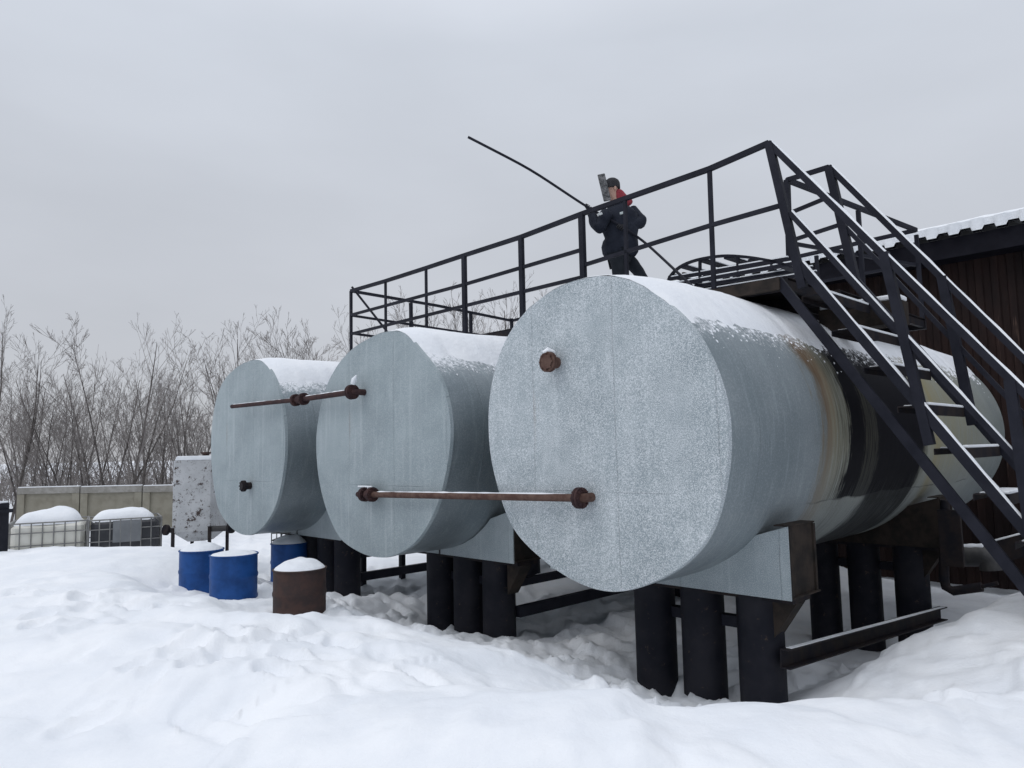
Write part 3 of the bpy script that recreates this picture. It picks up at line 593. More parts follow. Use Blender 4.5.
nr0,nr1=pA(800,265,NA),pA(1024,529,NA); sbar('near_toe_rail',nr0,ext(nr0,nr1,1.35),.05,.085)
nm0,nm1=pA(790,213,NA),pA(897,329,NA); sbar('near_middle_rail',nm0,ext(nm0,nm1,3.2),.045,.05)
fm0=(fh0*.5+fs0*.5); fm1=(fh1*.5+fs1*.5); sbar('far_middle_rail',fm0,ext(fm0,fm1,KE),.04,.045,False)
for (x0,y0,x1,y1) in ((884,253,930,445),(1010,380,1040,600)):
    sbar('post',pA(x0,y0,NA),pA(x1,y1,NA),.08,.08,False)
for (x0,y0,x1,y1) in ((829,167,856,283),(942,277,973,425)):
    sbar('post',pA(x0,y0,FA),pA(x1,y1,FA),.085,.085,False)
# treads: level plates between the two stringers
z=1.485; dz=.387; du=.275; U_=1.36
while z>-2.4:
    m=MB(); aN=AU(ns0); tN=(aN[2]-z)/(aN[2]-AU(ns1)[2]); uN=aN[1]+(AU(ns1)[1]-aN[1])*tN
    A0_,A1_=NA+.03,FA-.03; uc=U_
    m.box(W((A0_+A1_)/2,uc-.11,z),uv*.13,av*(A1_-A0_)/2,zv*.004); m.box(W((A0_+A1_)/2,uc+.018,z-.04),uv*.004,av*(A1_-A0_)/2,zv*.045); m.box(W((A0_+A1_)/2,uc-.238,z-.028),uv*.004,av*(A1_-A0_)/2,zv*.024)
    o=m.build('tread',STEEL_R,stc,smooth=False)
    m=MB(); m.box(W((A0_+A1_)/2,uc+.0,z+.018),uv*.022,av*(A1_-A0_)/2*.97,zv*.013); m.box(W((A0_+A1_)/2-.1,uc-.12,z+.010),uv*.09,av*(A1_-A0_)/2*.7,zv*.007); m.build('snow',SNOWF,o,bevel=.006)
    z-=dz; U_+=du
# small gussets between near stringer and toe rail
for z_ in (-.25,):
    p=ext(nr0,nr1,.62); sbar('brace',p,p+av*.55+uv*.1-zv*.38,.03,.03,False)
# ================================================================ barrels
BLUE=varied('blue_barrel_paint',(.006,.045,.17),(.012,.07,.25),5,.5,0,.15,.003,.25)
RUSTB=varied('rusty_brown_barrel',(.028,.016,.015),(.05,.024,.019),9,.8,0,.5,.003)
def snowpile(c,rx,ry,h,seed=0,ex=uv,ey=av,skew=(0,0),box=False):
    m=MB(); nr_,nt_=14,40; V=[c+zv*h];Fc=[]
    for i in range(1,nr_+1):
        q=i/nr_
        for k in range(nt_):
            t=2*math.pi*k/nt_; x=math.cos(t)*q; y=math.sin(t)*q
            if box: s_=1/max(abs(math.cos(t)),abs(math.sin(t)))**.8; x*=s_; y*=s_
            nn=noise.noise(Vector((x*2+seed,y*2,seed*3))); z=h*(1-q**(3.4 if box else 2.3))**(.8 if box else 1)*(1+(.25 if box else .4)*nn+x*skew[0]+y*skew[1]) + .012*(1-q)*0
            if i==nr_: z=-.01
            V.append(c+ex*x*rx+ey*y*ry+zv*z)
    for k in range(nt_): Fc.append((0,1+k,1+(k+1)%nt_))
    for i in range(nr_-1):
        for k in range(nt_): a=1+i*nt_; Fc.append((a+k,a+nt_+k,a+nt_+(k+1)%nt_,a+(k+1)%nt_))
    return m.add(V,Fc)
def barrel(px_,py_,wpx,z,mt,lab,hh=.60,pile=.08,seed=1,lean=0,grp=None):
    d=.295*2*F/wpx*1.10; rr0=ray(px_,py_); P=rr0*(d/np.linalg.norm(rr0[:2]))+zv*EYE     # centre of the visible lower edge, drum 0.59 m wide
    c=np.array([P[0],P[1],P[2]-.30]); H=hh+.30
    root=empty('barrel',c,random.uniform(0,3)); tag(root,lab,'barrel',grp)
    pf=[(.285,0),(.292,.01),(.292,.28)]
    for zz in (H*.36,H*.68): pf+=[(.289,zz-.035),(.297,zz-.012),(.297,zz+.012),(.289,zz+.035)]
    pf=[q for i,q in enumerate(pf) if i<2 or q[1]>.1]; pf=sorted(pf,key=lambda q:q[1]); pf+=[(.289,H-.02)]
    m=MB(); m.lathe(c,pf,48); m.build('shell',mt,root)
    m=MB(); m.tube([c+zv*(H-.012)+np.array([math.cos(t),math.sin(t),0])*.291 for t in np.linspace(0,2*math.pi,49)],.011,8); m.build('rim',mt,root)
    snowpile(c+zv*(H-.004),.285,.285,pile,seed,skew=(-.15,.1)).build('snow',SNOWF,root,ang=80)
    return root
g='blue barrels left of the tanks'
barrel(201,594,42,-1.45,BLUE,'blue barrel standing left of and partly behind another blue barrel',.62,.09,1,grp=g)
barrel(233.5,597,46.5,-1.45,BLUE,'blue barrel with a flat thin snow top, between the other two blue barrels',.55,.03,2,grp=g)
barrel(289,583,37,-1.45,BLUE,'blue barrel half hidden under the far left tank, by the black legs',.66,.12,3,grp=g)
barrel(299.5,618,54,-1.45,RUSTB,'rusty brown barrel heaped with snow in front of the black legs',.56,.10,4)
# ================================================================ IBC containers
PLAST=varied('cloudy_white_plastic',(.66,.65,.58),(.74,.73,.67),2,.45,0,.1,.01); DARKP=varied('black_plastic',(.02,.022,.028),(.05,.052,.06),3,.4,0,.2,.01)
CAGE=varied('galvanised_tube',(.16,.16,.16),(.24,.24,.23),6,.5); GREYP=varied('grey_panel',(.16,.17,.18),(.2,.21,.22),4,.6)
YR=0
def ibc(x0,x1,ytop,mt,lab,seed,pile,rot=0,dk=1):
    wpx=x1-x0; d=1.2*F/wpx*dk; rr0=ray((x0+x1)/2,ytop); P=rr0*(d/rr0[1])+zv*EYE; zt=P[2]; H=1.0+.16; P=P-zv*EYE; P=P*(1+.5/np.linalg.norm(P[:2]))+zv*EYE; base=np.array([P[0],P[1],zt-H])
    az=math.atan2(P[0],P[1]); ex=np.array([math.cos(az+rot),-math.sin(az+rot),0]); ey=np.array([math.sin(az+rot),math.cos(az+rot),0])
    root=empty('ibc_container',base,0); tag(root,lab,'liquid container','caged plastic liquid containers on the yard')
    hx,hy=.6,.5; c=base
    m=MB(); m.box(c+zv*(.16+.49),ex*(hx-.03),ey*(hy-.03),zv*.49); b=m.build('bottle',mt,root,bevel=.07)
    m=MB()
    for s in (-1,0,1): m.box(c+zv*.07+ex*s*(hx-.08),ex*.07,ey*hy,zv*.06)
    m.box(c+zv*.145,ex*hx,ey*hy,zv*.012); m.build('pallet',BROWN,root,smooth=False)
    m=MB(); r=.011
    for z in (.19,.38,.57,.76,.98,1.155):
        q=[c+zv*z+ex*hx*a_+ey*hy*b_ for a_,b_ in ((-1,-1),(1,-1),(1,1),(-1,1),(-1,-1))]
        for p,q2 in zip(q[:-1],q[1:]): m.tube([p,q2],r if z<1.1 else .014,6)
    for k in range(8):
        u_=-hx+2*hx*k/7
        for s in (-1,1): m.tube([c+ex*u_+ey*hy*s*1.015+zv*.15,c+ex*u_+ey*hy*s*1.015+zv*1.16],r,6)
    for k in range(6):
        u_=-hy+2*hy*k/5
        for s in (-1,1): m.tube([c+ey*u_+ex*hx*s*1.015+zv*.15,c+ey*u_+ex*hx*s*1.015+zv*1.16],r,6)
    m.build('cage',CAGE,root)
    if mt is DARKP:
        m=MB(); m.box(c+zv*.93+ex*.02-ey*(hy+.012),ex*.23,ey*.004,zv*.2); m.build('label_plate',GREYP,root,smooth=False)
    m=MB(); m.disc(c+zv*1.13,zv,.09,.06); m.build('lid',DARKP,root)
    snowpile(c+zv*1.12-ex*.02,hx*.90,hy*.90,pile,seed,ex,ey,skew=(.25 if seed==5 else .1,0),box=True).build('snow',SNOWF,root,ang=80)
ibc(11,90,522,PLAST,'white plastic liquid container in a wire cage, left of the dark one',5,.25,.06,1.2)
ibc(92,158,518.5,DARKP,'dark plastic liquid container in a wire cage beside the white one',6,.20,-.03,1.04)
# small wire crate behind the far blue barrel
q=pZ(262,541,-1.25); q=q*1.0
root=empty('wire_crate',np.array([q[0],q[1]+1.5,EYE-1.9]),0); tag(root,'small low wire crate in the snow behind the blue barrels','wire crate')
c=np.array([q[0],q[1]+1.5,EYE-1.9]); zt=AU(pY(262,533.5,q[1]+1.5))[2]+EYE-c[2]; m=MB()
for k in range(9):
    for s in (0,1): m.tube([c+np.array([-.35+.0875*k,.5*s,0]),c+np.array([-.35+.0875*k,.5*s,zt])],.009,6)
for z in (zt,zt*.8,zt*.5,zt*.2):
    m.tube([c+np.array([-.35,0,z]),c+np.array([.35,0,z]),c+np.array([.35,.5,z]),c+np.array([-.35,.5,z]),c+np.array([-.35,0,z])],.011,6)
m.build('wire_frame',CAGE,root)
# ================================================================ old white steel tank box left of the far tank
mp_=mat('chipped_white_paint',(.45,.45,.46),.7); t=NT(mp_)
ch=t.math('MAXIMUM',t.rng(t.noise(2.6,7,.85),.54,.565),t.math('MULTIPLY',t.rng(t.noise(9,5,.8),.60,.64),.9)); sp=t.rng(t.noise(24,4,.8),.60,.64)
c_=t.mix(t.rng(t.noise(2,5,.6),.3,.7),(.44,.45,.46),(.60,.61,.62)); c_=t.mix(ch,c_,(.055,.035,.03)); c_=t.mix(t.math('MULTIPLY',sp,.7),c_,(.1,.07,.06)); X,Y,Z=t.xyz(); lo=t.math('MULTIPLY',t.rng(Z,.4,.62,1,0),t.rng(t.noise(6,4,.7),.4,.55)); c_=t.mix(t.math('MULTIPLY',lo,.8),c_,(.10,.085,.08)); t.col(c_)
D=14.0; p=pY(173.5,461,D); q=pY(211,459,D+.25); zt=p[2]; zb=pY(173.5,539,D)[2]; side=pY(229,461,D+.8)
root=empty('steel_water_box',(p[0],p[1],zb-.6),0); tag(root,'white painted rusty steel box tank on legs left of the far tank','box tank')
fl,fr_,br=np.array([p[0],p[1]]),np.array([q[0],q[1]]),np.array([side[0],side[1]]); bl_=fl+br-fr_
m=MB(); bot=[np.array([*v,zb+.12]) for v in (fl,fr_,br,bl_)]; cen=sum(bot)/4; low=[cen+(b_-cen)*.7-zv*.17 for b_ in bot]; m.hexa(bot+[np.array([*v,zt]) for v in (fl,fr_,br,bl_)]); o=m.build('body',mp_,root,smooth=False)
m=MB(); low=[cen+(b_-cen)*.45-zv*.2 for b_ in bot]; m.hexa(low+bot); m.build('hopper_bottom',mp_,root,smooth=False)
m=MB(); cT=cen*1; cT[2]=zt+.004; m.hexa([cT+(np.array([*v,zt+.004])-cT)*.97 for v in (fl,fr_,br,bl_)]+[cT+(np.array([*v,zt+.05])-cT)*.9+zv*.045 for v in (fl,fr_,br,bl_)]); m.build('snow',SNOWF,root,bevel=.01)
for v in (fl,fr_,br,bl_):
    vv=cen[:2]+(v-cen[:2])*.97; m=MB(); m.bar(np.array([*vv,zb+.2]),np.array([*vv,zb-1.2]),.05,.05,upv=(1,0,0)); m.build('leg',STEEL_R,root,smooth=False)
for (x,y,s) in ((166,530,-1),(231,528,1)):
    e_=pY(x,y,D+.1); st_=pY(x-s*14 if s<0 else x-22,y+1,D+.35); m=MB(); m.tube([st_,e_],.055 if s>0 else .05,12); nz_=m.build('pipe_stub',OIL,root); m=MB(); m.disc(e_,e_-st_,.10,.05); m.build('flange',STEEL_R,nz_)
cc=pY(206,456,D+.6); m=MB(); m.lathe(np.array([cc[0],cc[1],zt]),[(.09,0),(.09,.05),(.06,.06),(.06,.12),(.1,.13),(.1,.16)],14); m.build('filler_neck',RUSTB,root)
# ================================================================ fence and cabinet
CONC=varied('beige_concrete_panel',(.20,.185,.145),(.25,.235,.19),3,.9,0,.4,.01); CONC2=varied('grey_concrete_rim',(.22,.21,.19),(.30,.29,.27),6,.9,0,.4,.01)
D=24.0; x_l,x_r=pY(19,488,D),pY(173,492,D+.5); dirx=(x_r-x_l); dirx[2]=0; pl=1.9*(1); ux=dirx/np.linalg.norm(dirx); uy=np.array([-ux[1],ux[0],0])
cnt=0
for k in range(4):
    a0=x_l+ux*1.94*k; a0=a0*1; zt=x_l[2]-.02*k; wd=1.90
    root=empty('concrete_fence_panel',np.array([a0[0],a0[1],-.1]),math.atan2(ux[1],ux[0]))
    tag(root,['leftmost beige concrete fence panel, behind the white caged container','beige concrete fence panel in the middle, between the two caged containers','beige concrete fence panel beside the white box tank','beige concrete fence panel mostly hidden behind the white box tank'][k],'fence panel','panels of the beige concrete fence')
    m=MB(); m.box(a0+ux*wd/2+zv*(0-a0[2]+(zt-.1)/2),ux*(wd/2-.01),uy*.04,zv*(zt+.1)/2); m.build('slab',CONC,root,smooth=False)
    for (c_,hx_,hz_) in ((a0+ux*wd/2+zv*(zt-.1-a0[2]),wd/2,.10),(a0+ux*.11+zv*((zt-.2)/2-a0[2]),.11,(zt-.22)/2),(a0+ux*(wd-.11)+zv*((zt-.2)/2-a0[2]),.11,(zt-.22)/2)):
        m=MB(); m.box(c_-uy*.05,ux*hx_,uy*.05,zv*hz_); m.build('rib',CONC2 if hz_==.10 else CONC,root,smooth=False)
    m=MB(); m.box(a0+ux*wd/2+zv*(zt-a0[2]+.015)-uy*.02,ux*wd/2*.99,uy*.06,zv*.016); m.build('snow',SNOWF,root,bevel=.008)
p=pY(-8,504,12.5); q=pY(-1,504,12.5); root=empty('steel_post',(p[0],p[1],-.1),0); tag(root,'dark grey steel post with a bolted collar at the left edge of the yard','post')
wd=q[0]-p[0]; m=MB(); m.box(np.array([(p[0]+q[0])/2,p[1]+.15,p[2]/2]),(wd/2-.02,0,0),(0,.14,0),(0,0,p[2]/2)); m.build('column',STEEL,root,smooth=False)
m=MB(); m.box(np.array([(p[0]+q[0])/2,p[1]+.15,pY(0,512,12.5)[2]]),(wd/2+.02,0,0),(0,.18,0),(0,0,.03)); m.build('collar',STEEL,root,smooth=False)
m=MB(); m.box(np.array([(p[0]+q[0])/2,p[1]+.15,p[2]+.015]),(wd/2-.03,0,0),(0,.13,0),(0,0,.02)); m.build('snow',SNOWF,root,bevel=.01)
# ================================================================ trees
BARK=varied('bare_bark',(.06,.052,.048),(.14,.125,.118),2,.9,0,0); TWIG=varied('frosted_twigs',(.15,.135,.128),(.25,.23,.22),1.2,.9,0,0)
def grow(m,mt_,p,d,L_,r,lev,rg):
    seg=(8,5,4,3)[lev]; pts=[p]; rs=[r]; wig=(.05,.07,.09,.1)[lev]
    for i in range(seg):
        d=d+np.array([rg.gauss(0,wig),rg.gauss(0,wig),rg.gauss(0,wig*.5)+(.03,.09,.10,.06)[lev]]); d=d/np.linalg.norm(d); p=p+d*L_/seg; pts.append(p); rs.append(max(.0048,r*(1-.85*(i+1)/seg)))
    (m if lev<1 else mt_).tube(pts,rs,5 if lev<1 else 3,cap=False)
    if lev>=3: return
    nb=[12,5,4][lev]
    for k in range(nb):
        t=rg.uniform(.18 if lev else .2,.97); i=min(seg-1,int(t*seg)); q=pts[i]+(pts[i+1]-pts[i])*(t*seg-i); ax=pts[i+1]-pts[i]; ax/=np.linalg.norm(ax)
        rv=np.array([rg.gauss(0,1),rg.gauss(0,1),rg.gauss(0,1)*.4]); rv-=ax*(rv@ax); rv/=np.linalg.norm(rv); an=math.radians(rg.uniform(24,46))
        nd=ax*math.cos(an)+rv*math.sin(an); l2=L_*rg.uniform(.34,.5)*(1.2-.65*t); grow(m,mt_,q,nd,l2,max(.0052,rs[i]*.5),lev+1,rg)
def tree(seed,h,stems,spread):
    rg=random.Random(seed); a=MB(); b=MB()
    for s in range(stems):
        t=rg.uniform(0,6.28); q=spread*(.4+.6*rg.random()); d=np.array([math.cos(t)*q,math.sin(t)*q,1.]); d/=np.linalg.norm(d)
        grow(a,b,np.array([math.cos(t)*.15*(stems>1),math.sin(t)*.15*(stems>1),-.3]),d,h*rg.uniform(.78,1.0),.0105*h*(.7 if stems>1 else .95),0,rg)
    root=empty('bare_tree',(0,0,0),0); a.build('trunk',BARK,root,smooth=False); b.build('crown',TWIG,root,smooth=False); return root
protos=[tree(1,8.0,1,.1),tree(2,7.6,2,.35),tree(3,7.2,3,.42),tree(4,8.2,2,.25),tree(5,6.4,3,.5),tree(6,7.6,1,.2)]
rg=random.Random(21); k=0; used=set()
spots=[]                                        # px column, distance, height above the eye in px of the top
for x,yt,dd in ((-14,300,24),(8,318,27),(28,352,29),(52,372,31),(78,362,27),(98,340,28),(128,322,25),(150,345,30),(172,378,32),(190,358,28),(208,372,33),(232,312,26),(252,322,29),(275,316,31),(298,326,27),(318,322,33),(338,324,29),(358,318,31),
                (388,292,28),(410,285,31),(436,296,29),(458,288,33),(482,300,28),(505,296,31),(530,290,29),(552,296,32),(575,288,30),(-60,320,25),(-100,330,28),(-4,325,30),(18,338,26),(40,350,28),(64,370,29),(88,352,30),(112,328,28),(140,350,27),(164,368,29),(183,352,28),(200,366,30),(243,325,30),(263,322,27),(286,330,30),(-40,335,30),(600,300,31),(640,305,33),(15,385,38),(65,395,39),(115,390,40),(160,392,38),(215,390,41),(265,350,42),(315,352,40),(140,392,44),(40,400,45),(90,398,43),(185,396,45)): spots.append((x,yt,dd))
ORD='first second third fourth fifth sixth seventh eighth ninth tenth eleventh twelfth thirteenth fourteenth fifteenth sixteenth seventeenth eighteenth nineteenth twentieth twenty-first twenty-second twenty-third twenty-fourth twenty-fifth twenty-sixth twenty-seventh twenty-eighth twenty-ninth thirtieth'.split()
def treegroup(x,dd): return 'rail' if 380<x<560 else 'back' if dd>=34 else 'gap' if 212<x<=380 else 'front' if x<=212 else 'hid'
treelab={}
for g_,txt in (('front','tall bare tree above the concrete fence, {} of these from the left edge'),('back','short bare tree at the far back of the thicket, {} from the left'),('gap','bare tree against the sky above the far left tank, {} from the left'),('rail','bare tree seen through the walkway railing, {} from the left'),('hid','bare tree mostly hidden behind the frosted tank, {} from the left')):
    for n_,(i_,_) in enumerate(sorted(((i_,q[0]) for i_,q in enumerate(spots) if treegroup(q[0],q[2])==g_),key=lambda q:q[1])): treelab[i_]=txt.format(ORD[n_])
for i,(x,yt,dd) in enumerate(spots):
    hor=466-(x+207)*.0216; P=pY(x,hor,dd); H=(hor-yt)/F*dd*1.0+EYE; pr_=protos[i%6]
    base=(P[0],P[1],0); ph=[8.0,7.6,7.2,8.2,6.4,7.6][protos.index(pr_)]; s_=H/(ph*1.0)
    first=id(pr_) not in used
    if first: o=pr_; used.add(id(pr_)); o.location=base; o.rotation_euler=(0,0,rg.uniform(0,6.28)); o.scale=(s_*.95,s_*.95,s_)
    else: o=copy_tree(pr_,None,base,rg.uniform(0,6.28),(s_*.95,s_*.95,s_))
    lab=treelab[i]
    tag(o,lab,'tree','bare trees of the thicket')
# far brush, one mass
m=MB(); rg=random.Random(77)
for i in range(4200):
    x=rg.uniform(-40,16); y=rg.uniform(36,52); h=rg.uniform(1.0,3.2)*(1-.3*(rg.random()**2)); p=np.array([x,y,-.2]); d=np.array([rg.gauss(0,.25),rg.gauss(0,.2),1.]); 
    m.tube([p,p+d*h*.5,p+d*h*.8+np.array([rg.gauss(0,.2),0,h*.2])],[.022,.016,.006],3,cap=False)
    for b in range(4):
        t=rg.uniform(.3,.9); q=p+d*h*t*.9; e_=q+np.array([rg.gauss(0,.5),rg.gauss(0,.3),rg.uniform(.3,.9)])*h*.25; m.tube([q,e_],[.012,.006],3,cap=False)
o=m.build('brush_thicket',TWIG,None,smooth=False,loc=(0,44,0)); tag(o,'grey brown leafless brush filling the ground behind the trees','brush',None,'stuff')
# ================================================================ pipes and junk right of the nearest tank
root=empty('bent_drain_pipe',pA(945,600,4.7),-TH); tag(root,'dark bent drain pipe hanging below the stained tank next to the stairs','pipe')
Ad=4.75
m=MB(); m.tube([pA(945,500,Ad),pA(944,560,Ad),pA(944,578,Ad),pA(946,587,Ad),pA(953,591,Ad),pA(982,587,Ad)],.055,12); m.build('tube',STEEL_R,root)
m=MB(); m.tube([pA(980,587,Ad),pA(998,583,Ad)],.022,8); m.build('spigot',STEEL_R,root)
m=MB(); m.box(pA(951,538,Ad-.05),uv*.12,av*.03,zv*.33); m.build('bracket_plate',STEEL_R,root,smooth=False)
root=empty('lagged_pipe',pA(975,560,5.4),-TH); tag(root,'fat pipe with snow on top lying behind the bent drain pipe','pipe')
m=MB(); m.tube([pA(955,556,5.4),pA(984,556,5.4),pA(990,560,5.4),pA(992,570,5.4)],.13,14); m.build('tube',OIL,root); m=MB(); snowline(m,pA(958,556,5.4),pA(986,556,5.4),.13); m.build('snow',SNOWF,root)
root=empty('snowy_beam',pA(1000,560,6.3),-TH); tag(root,'dark steel beam dusted with snow low behind the staircase','beam')
m=MB(); m.bar(pA(985,555,6.6),pA(1075,532,6.6),.25,.28); m.build('beam',STEEL_R,root,smooth=False); m=MB(); m.bar(pA(985,555,6.6)+zv*.155,pA(1075,532,6.6)+zv*.155,.2,.03); m.build('snow',SNOWF,root,bevel=.01)
# ================================================================ the person with the dip rod
SKIN=varied('skin',(.42,.26,.20),(.46,.29,.23),6,.6,0,.1,.002); NAVY=varied('navy_work_jacket',(.010,.013,.022),(.020,.024,.036),5,.85,0,.5,.01,.2); TROU=varied('dark_work_trousers',(.010,.013,.018),(.018,.022,.028),5,.85,0,.5,.01,.2)
RED=varied('red_scarf',(.22,.022,.035),(.30,.035,.05),6,.85,0,.4,.006); HAT=varied('dark_knit_hat',(.018,.018,.022),(.03,.03,.034),30,.95,0,.6,.006); GLOVE=varied('black_glove',(.012,.012,.015),(.025,.025,.028),12,.8); BOOT=varied('boot_rubber',(.01,.01,.011),(.018,.018,.02),8,.5); VIS=varied('scuffed_grey_visor',(.025,.027,.03),(.17,.17,.175),22,.6,0,.3,.003); REFL=varied('reflective_tape',(.45,.5,.5),(.6,.62,.62),8,.35)
PY=float(pA(622,255,2.62)[1])
ppx=np.linalg.norm(pY(622,255,PY)-pY(622,256,PY))           # metres per pixel at the person
def pp(x,y,dy=0): return pY(x,y,PY+dy)
def skin(name,joints,edges,mt,parent,root_i=0,sub=2,noise_amp=0):
    me=bpy.data.meshes.new(name+'_base'); inv=parent.matrix_basis.inverted() if parent.parent is None else parent.parent.matrix_basis.inverted()
    me.from_pydata([inv@Vector(j[0]) for j in joints],edges,[]); o=bpy.data.objects.new(name,me); C.objects.link(o)
    md=o.modifiers.new('Skin','SKIN'); md.use_smooth_shade=True
    for i,j in enumerate(joints):
        rr_=j[1]; me.skin_vertices[0].data[i].radius=(rr_,rr_*(j[2] if len(j)>2 else 1)); me.skin_vertices[0].data[i].use_root=(i==root_i)
    s2=o.modifiers.new('Sub','SUBSURF'); s2.levels=sub; s2.render_levels=sub
    dg=bpy.context.evaluated_depsgraph_get(); em=bpy.data.meshes.new_from_object(o.evaluated_get(dg)); o.modifiers.clear(); o.data=em; em.name=name
    if noise_amp:
        for v in em.vertices: v.co+=v.normal*noise_amp*noise.noise(v.co*9+Vector((3,1,2)))
    em.materials.clear(); em.materials.append(mt)
    for p_ in em.polygons: p_.use_smooth=True
    o.parent=parent; return o
foot=pp(622,292); zf=EYE+DZ+.05
per=empty('person',(foot[0],foot[1],zf),0); tag(per,'person in dark navy jacket and red scarf on the walkway holding a long rod','person')
hipz=zf+.86; P0=pp(620,262); hip=np.array([P0[0],P0[1],0]); 
# joints in the plane across the view; facing picture-left, a little towards the viewer
pel=pp(620,256); chest=pp(619,222); neck=pp(616,204); headc=pp(611.5,190); crown=pp(612.5,180)
shL,shR=pp(608,211,-.16),pp(632,211,.16); elL=pp(598,230,-.22); haL=pp(589,209,-.06); elR=pp(641,222,.02); haR=pp(622,227,-.20)
hipL,hipR=pp(617,258,-.08),pp(628,258,.08); knL,knR=pp(619,275,-.12),pp(640,274,.08)
anL=np.array([*(pp(616,290,-.08)[:2]),zf+.09]); anR=np.array([*(pp(658,292,.1)[:2]),zf+.09])
J=[(pel,.12),(chest,.11),(neck,.055),(headc,.085,1.15),(crown+zv*-.02,.075),(shL+np.array([.03,.09,-.04]),.03),(elL,.03),(haL,.02),(shR,.035),(elR,.03),(haR,.02),(hipL,.06),(knL,.045),(anL,.04),(hipR,.06),(knR,.045),(anR,.04)]
body=skin('body',J,[(0,1),(1,2),(2,3),(3,4),(1,5),(5,6),(6,7),(1,8),(8,9),(9,10),(0,11),(11,12),(12,13),(0,14),(14,15),(15,16)],SKIN,per)
hem=pp(620,254)
def loft(name,rings,mt,par,n=36,wr=.012):
    m=MB(); V=[];Fc=[]; fx=np.array([1.,0,0]); fy=np.array([0,1.,0])
    for i,(c,rx,ry) in enumerate(rings):
        for k in range(n):
            t=2*math.pi*k/n; w_=1+ (wr/.2)*(noise.noise(Vector((math.cos(t)*2,math.sin(t)*2,float(c[2])*6)))+.6*noise.noise(Vector((math.cos(t)*5,math.sin(t)*5,float(c[2])*14))))
            V.append(c+fx*rx*w_*math.cos(t)+fy*ry*w_*math.sin(t))
    for i in range(len(rings)-1):
        for k in range(n): k2=(k+1)%n; Fc.append((i*n+k,i*n+k2,(i+1)*n+k2,(i+1)*n+k))
    Fc.append(tuple(range(n))[::-1]); Fc.append(tuple((len(rings)-1)*n+k for k in range(n))); m.add(V,Fc); return m.build(name,mt,par,ang=70)
cen=[((620,256.5),.205,.17),((620.5,253),.235,.20),((620,247),.245,.205),((620,241),.235,.20),((620.5,238.5),.215,.19),((620.5,236.5),.222,.195),((620,230),.24,.20),((620,222),.245,.20),((620,215),.235,.19),((619,210),.19,.16),((618,207),.13,.12),((617.5,204),.10,.10)]
jk=loft('jacket',[(pp(*c),rx,ry) for c,rx,ry in cen],NAVY,per)
skin('sleeve',[(shL+zv*.0,.10),((shL+elL)/2,.095),(elL,.09),(haL+(elL-haL)*.14,.062)],[(0,1),(1,2),(2,3)],NAVY,jk,1,2,.018)
skin('sleeve',[(shR+np.array([-.02,0,.0]),.11),((shR+elR)/2+np.array([.02,0,0]),.10),(elR,.095),(haR+(elR-haR)*.14,.062)],[(0,1),(1,2),(2,3)],NAVY,jk,1,2,.018)
J=[(pp(620,256),.13),(hipL,.11),(knL,.09),(anL+zv*.02,.08),(hipR,.095),(knR,.078),(anR+zv*.02,.075)]
skin('trousers',J,[(0,1),(1,2),(2,3),(0,4),(4,5),(5,6)],TROU,per,0,2,.012)
fd=np.array([-.9,-.4,0]); fd/=np.linalg.norm(fd)
for a_ in (anL,anR): b_=np.array([a_[0],a_[1],zf+.04]); skin('boot',[(b_+zv*.10,.06),(b_,.055),(b_+fd*.10,.052,.8),(b_+fd*.19-zv*.008,.042,.8)],[(0,1),(1,2),(2,3)],BOOT,per,1)
# head details, hat and scarf
m=MB(); fdh=np.array([-.93,-.36,.0]); fdh/=np.linalg.norm(fdh); sdh=np.cross(fdh,zv)
nose=headc+fdh*.095; m.prism([nose+zv*.03-fdh*.01,nose-zv*.018+sdh*.016+fdh*.004,nose-zv*.018-sdh*.016+fdh*.004],fdh*.012); m.build('nose',SKIN,body)
for s_ in (-1,1):
    m=MB(); m.lathe(headc+sdh*s_*.092-fdh*.005,[(.0,-.03),(.012,-.028),(.018,0),(.014,.028),(.0,.032)],10); m.build('ear',SKIN,body)
    m=MB(); m.lathe(headc+fdh*.082+sdh*s_*.032+zv*.022,[(.004,-.008),(.010,-.002),(.010,.003),(.004,.008)],8); m.build('eye',BOOT,body)
m=MB(); m.box(headc+fdh*.088-zv*.045,sdh*.024,fdh*.004,zv*.005); m.build('mouth',MAROON,body)
m=MB(); hc=headc+zv*.045-fdh*.012; m.lathe(hc,[(.098,-.03),(.108,-.025),(.108,.01),(.104,.05),(.088,.085),(.055,.110),(.018,.122)],20); m.build('hat',HAT,per,ang=60)
skin('scarf',[(headc-fdh*.08+zv*.02,.07),(neck-fdh*.06+zv*.05,.10),(neck+fdh*.03+zv*.02,.10),(neck-fdh*.16+zv*.05,.085),(neck-fdh*.27+zv*.07,.03)],[(0,1),(1,2),(1,3),(3,4)],RED,per,1,2,.015)
# raised grey visor held up beside the face
v0,v1=pp(607.5,201,-.12),pp(601,174,-.12); m=MB(); m.bar(v0,v1,.10,.02,upv=(0,1,0)); vis=m.build('face_visor',VIS,per,bevel=.008)
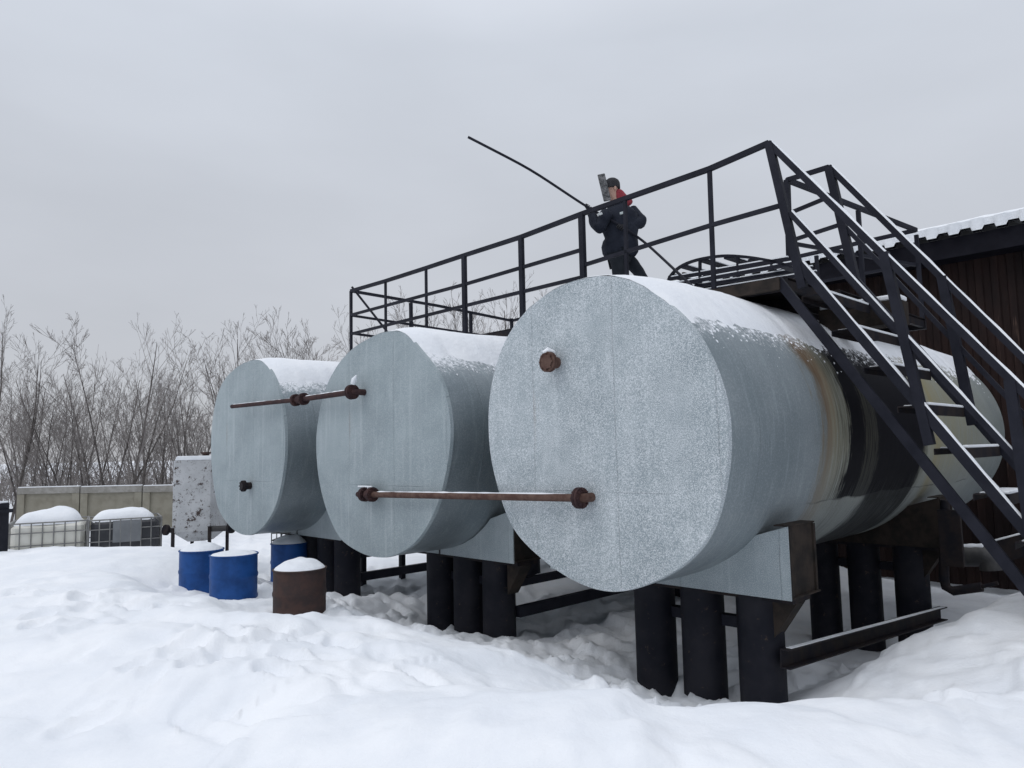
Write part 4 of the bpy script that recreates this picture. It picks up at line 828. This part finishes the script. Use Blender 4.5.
# gloves: palm with four fingers and a thumb closed round the rod
rodpts=[pY(468,137,PY-.75),pY(530,169,PY-.45),pY(588,203,PY-.12),pY(622,227,PY-.24),pY(646,243,PY-.1),pA(692,286,2.12)]
def glove(h,arm,dr):
    dr=dr/np.linalg.norm(dr); g0=h-arm*.02; n1=np.cross(dr,arm); n1/=np.linalg.norm(n1)
    J=[(h-arm*.09,.034),(h-arm*.03,.036,.8),(h+arm*.01,.034,.8)]; E_=[(0,1),(1,2)]
    for q in range(4):
        b_=h+arm*.015+dr*(-.036+.024*q); l_=(.026,.031,.029,.022)[q]; i=len(J)
        J+=[(b_-n1*.012,.011),(b_+arm*l_-n1*.020,.0105),(b_+arm*(l_+.012)+n1*.014,.0095),(b_+arm*(l_-.012)+n1*.030,.008)]; E_+=[(2,i),(i,i+1),(i+1,i+2),(i+2,i+3)]
    i=len(J); J+=[(h-arm*.03-dr*.035,.013),(h-arm*.0-dr*.052+n1*.018,.012),(h+arm*.022-dr*.04+n1*.032,.010)]; E_+=[(1,i),(i,i+1),(i+1,i+2)]
    return skin('glove',J,E_,GLOVE,per,1,1)
for h,e_ in ((haL,elL),(haR,elR)):
    arm=(h-e_)/np.linalg.norm(h-e_); glove(h,arm,np.array([.83,.1,-.55]))
for (x_,y_,dd_) in ((600,214,-.30),(622,213,-.235)):
    m=MB(); m.box(pp(x_,y_,dd_),(.028,0,.008),(0,.012,0),(-.004,0,.014)); m.build('reflective_patch',REFL,jk)
rodpts[2]=haL+np.array([.0,-.02,-.0]); rodpts[3]=haR+np.array([0,-.03,.0])
pts=[]
for i in range(len(rodpts)-1):
    for q in range(6): pts.append(rodpts[i]+(rodpts[i+1]-rodpts[i])*q/6)
pts.append(rodpts[-1])
for _ in range(3): pts=[pts[0]]+[(pts[i-1]+2*pts[i]+pts[i+1])/4 for i in range(1,len(pts)-1)]+[pts[-1]]
m=MB(); m.tube(pts,.017,8); o=m.build('dip_rod',STEEL); tag(o,'long thin dark rod held up at an angle by the person on the walkway','rod')
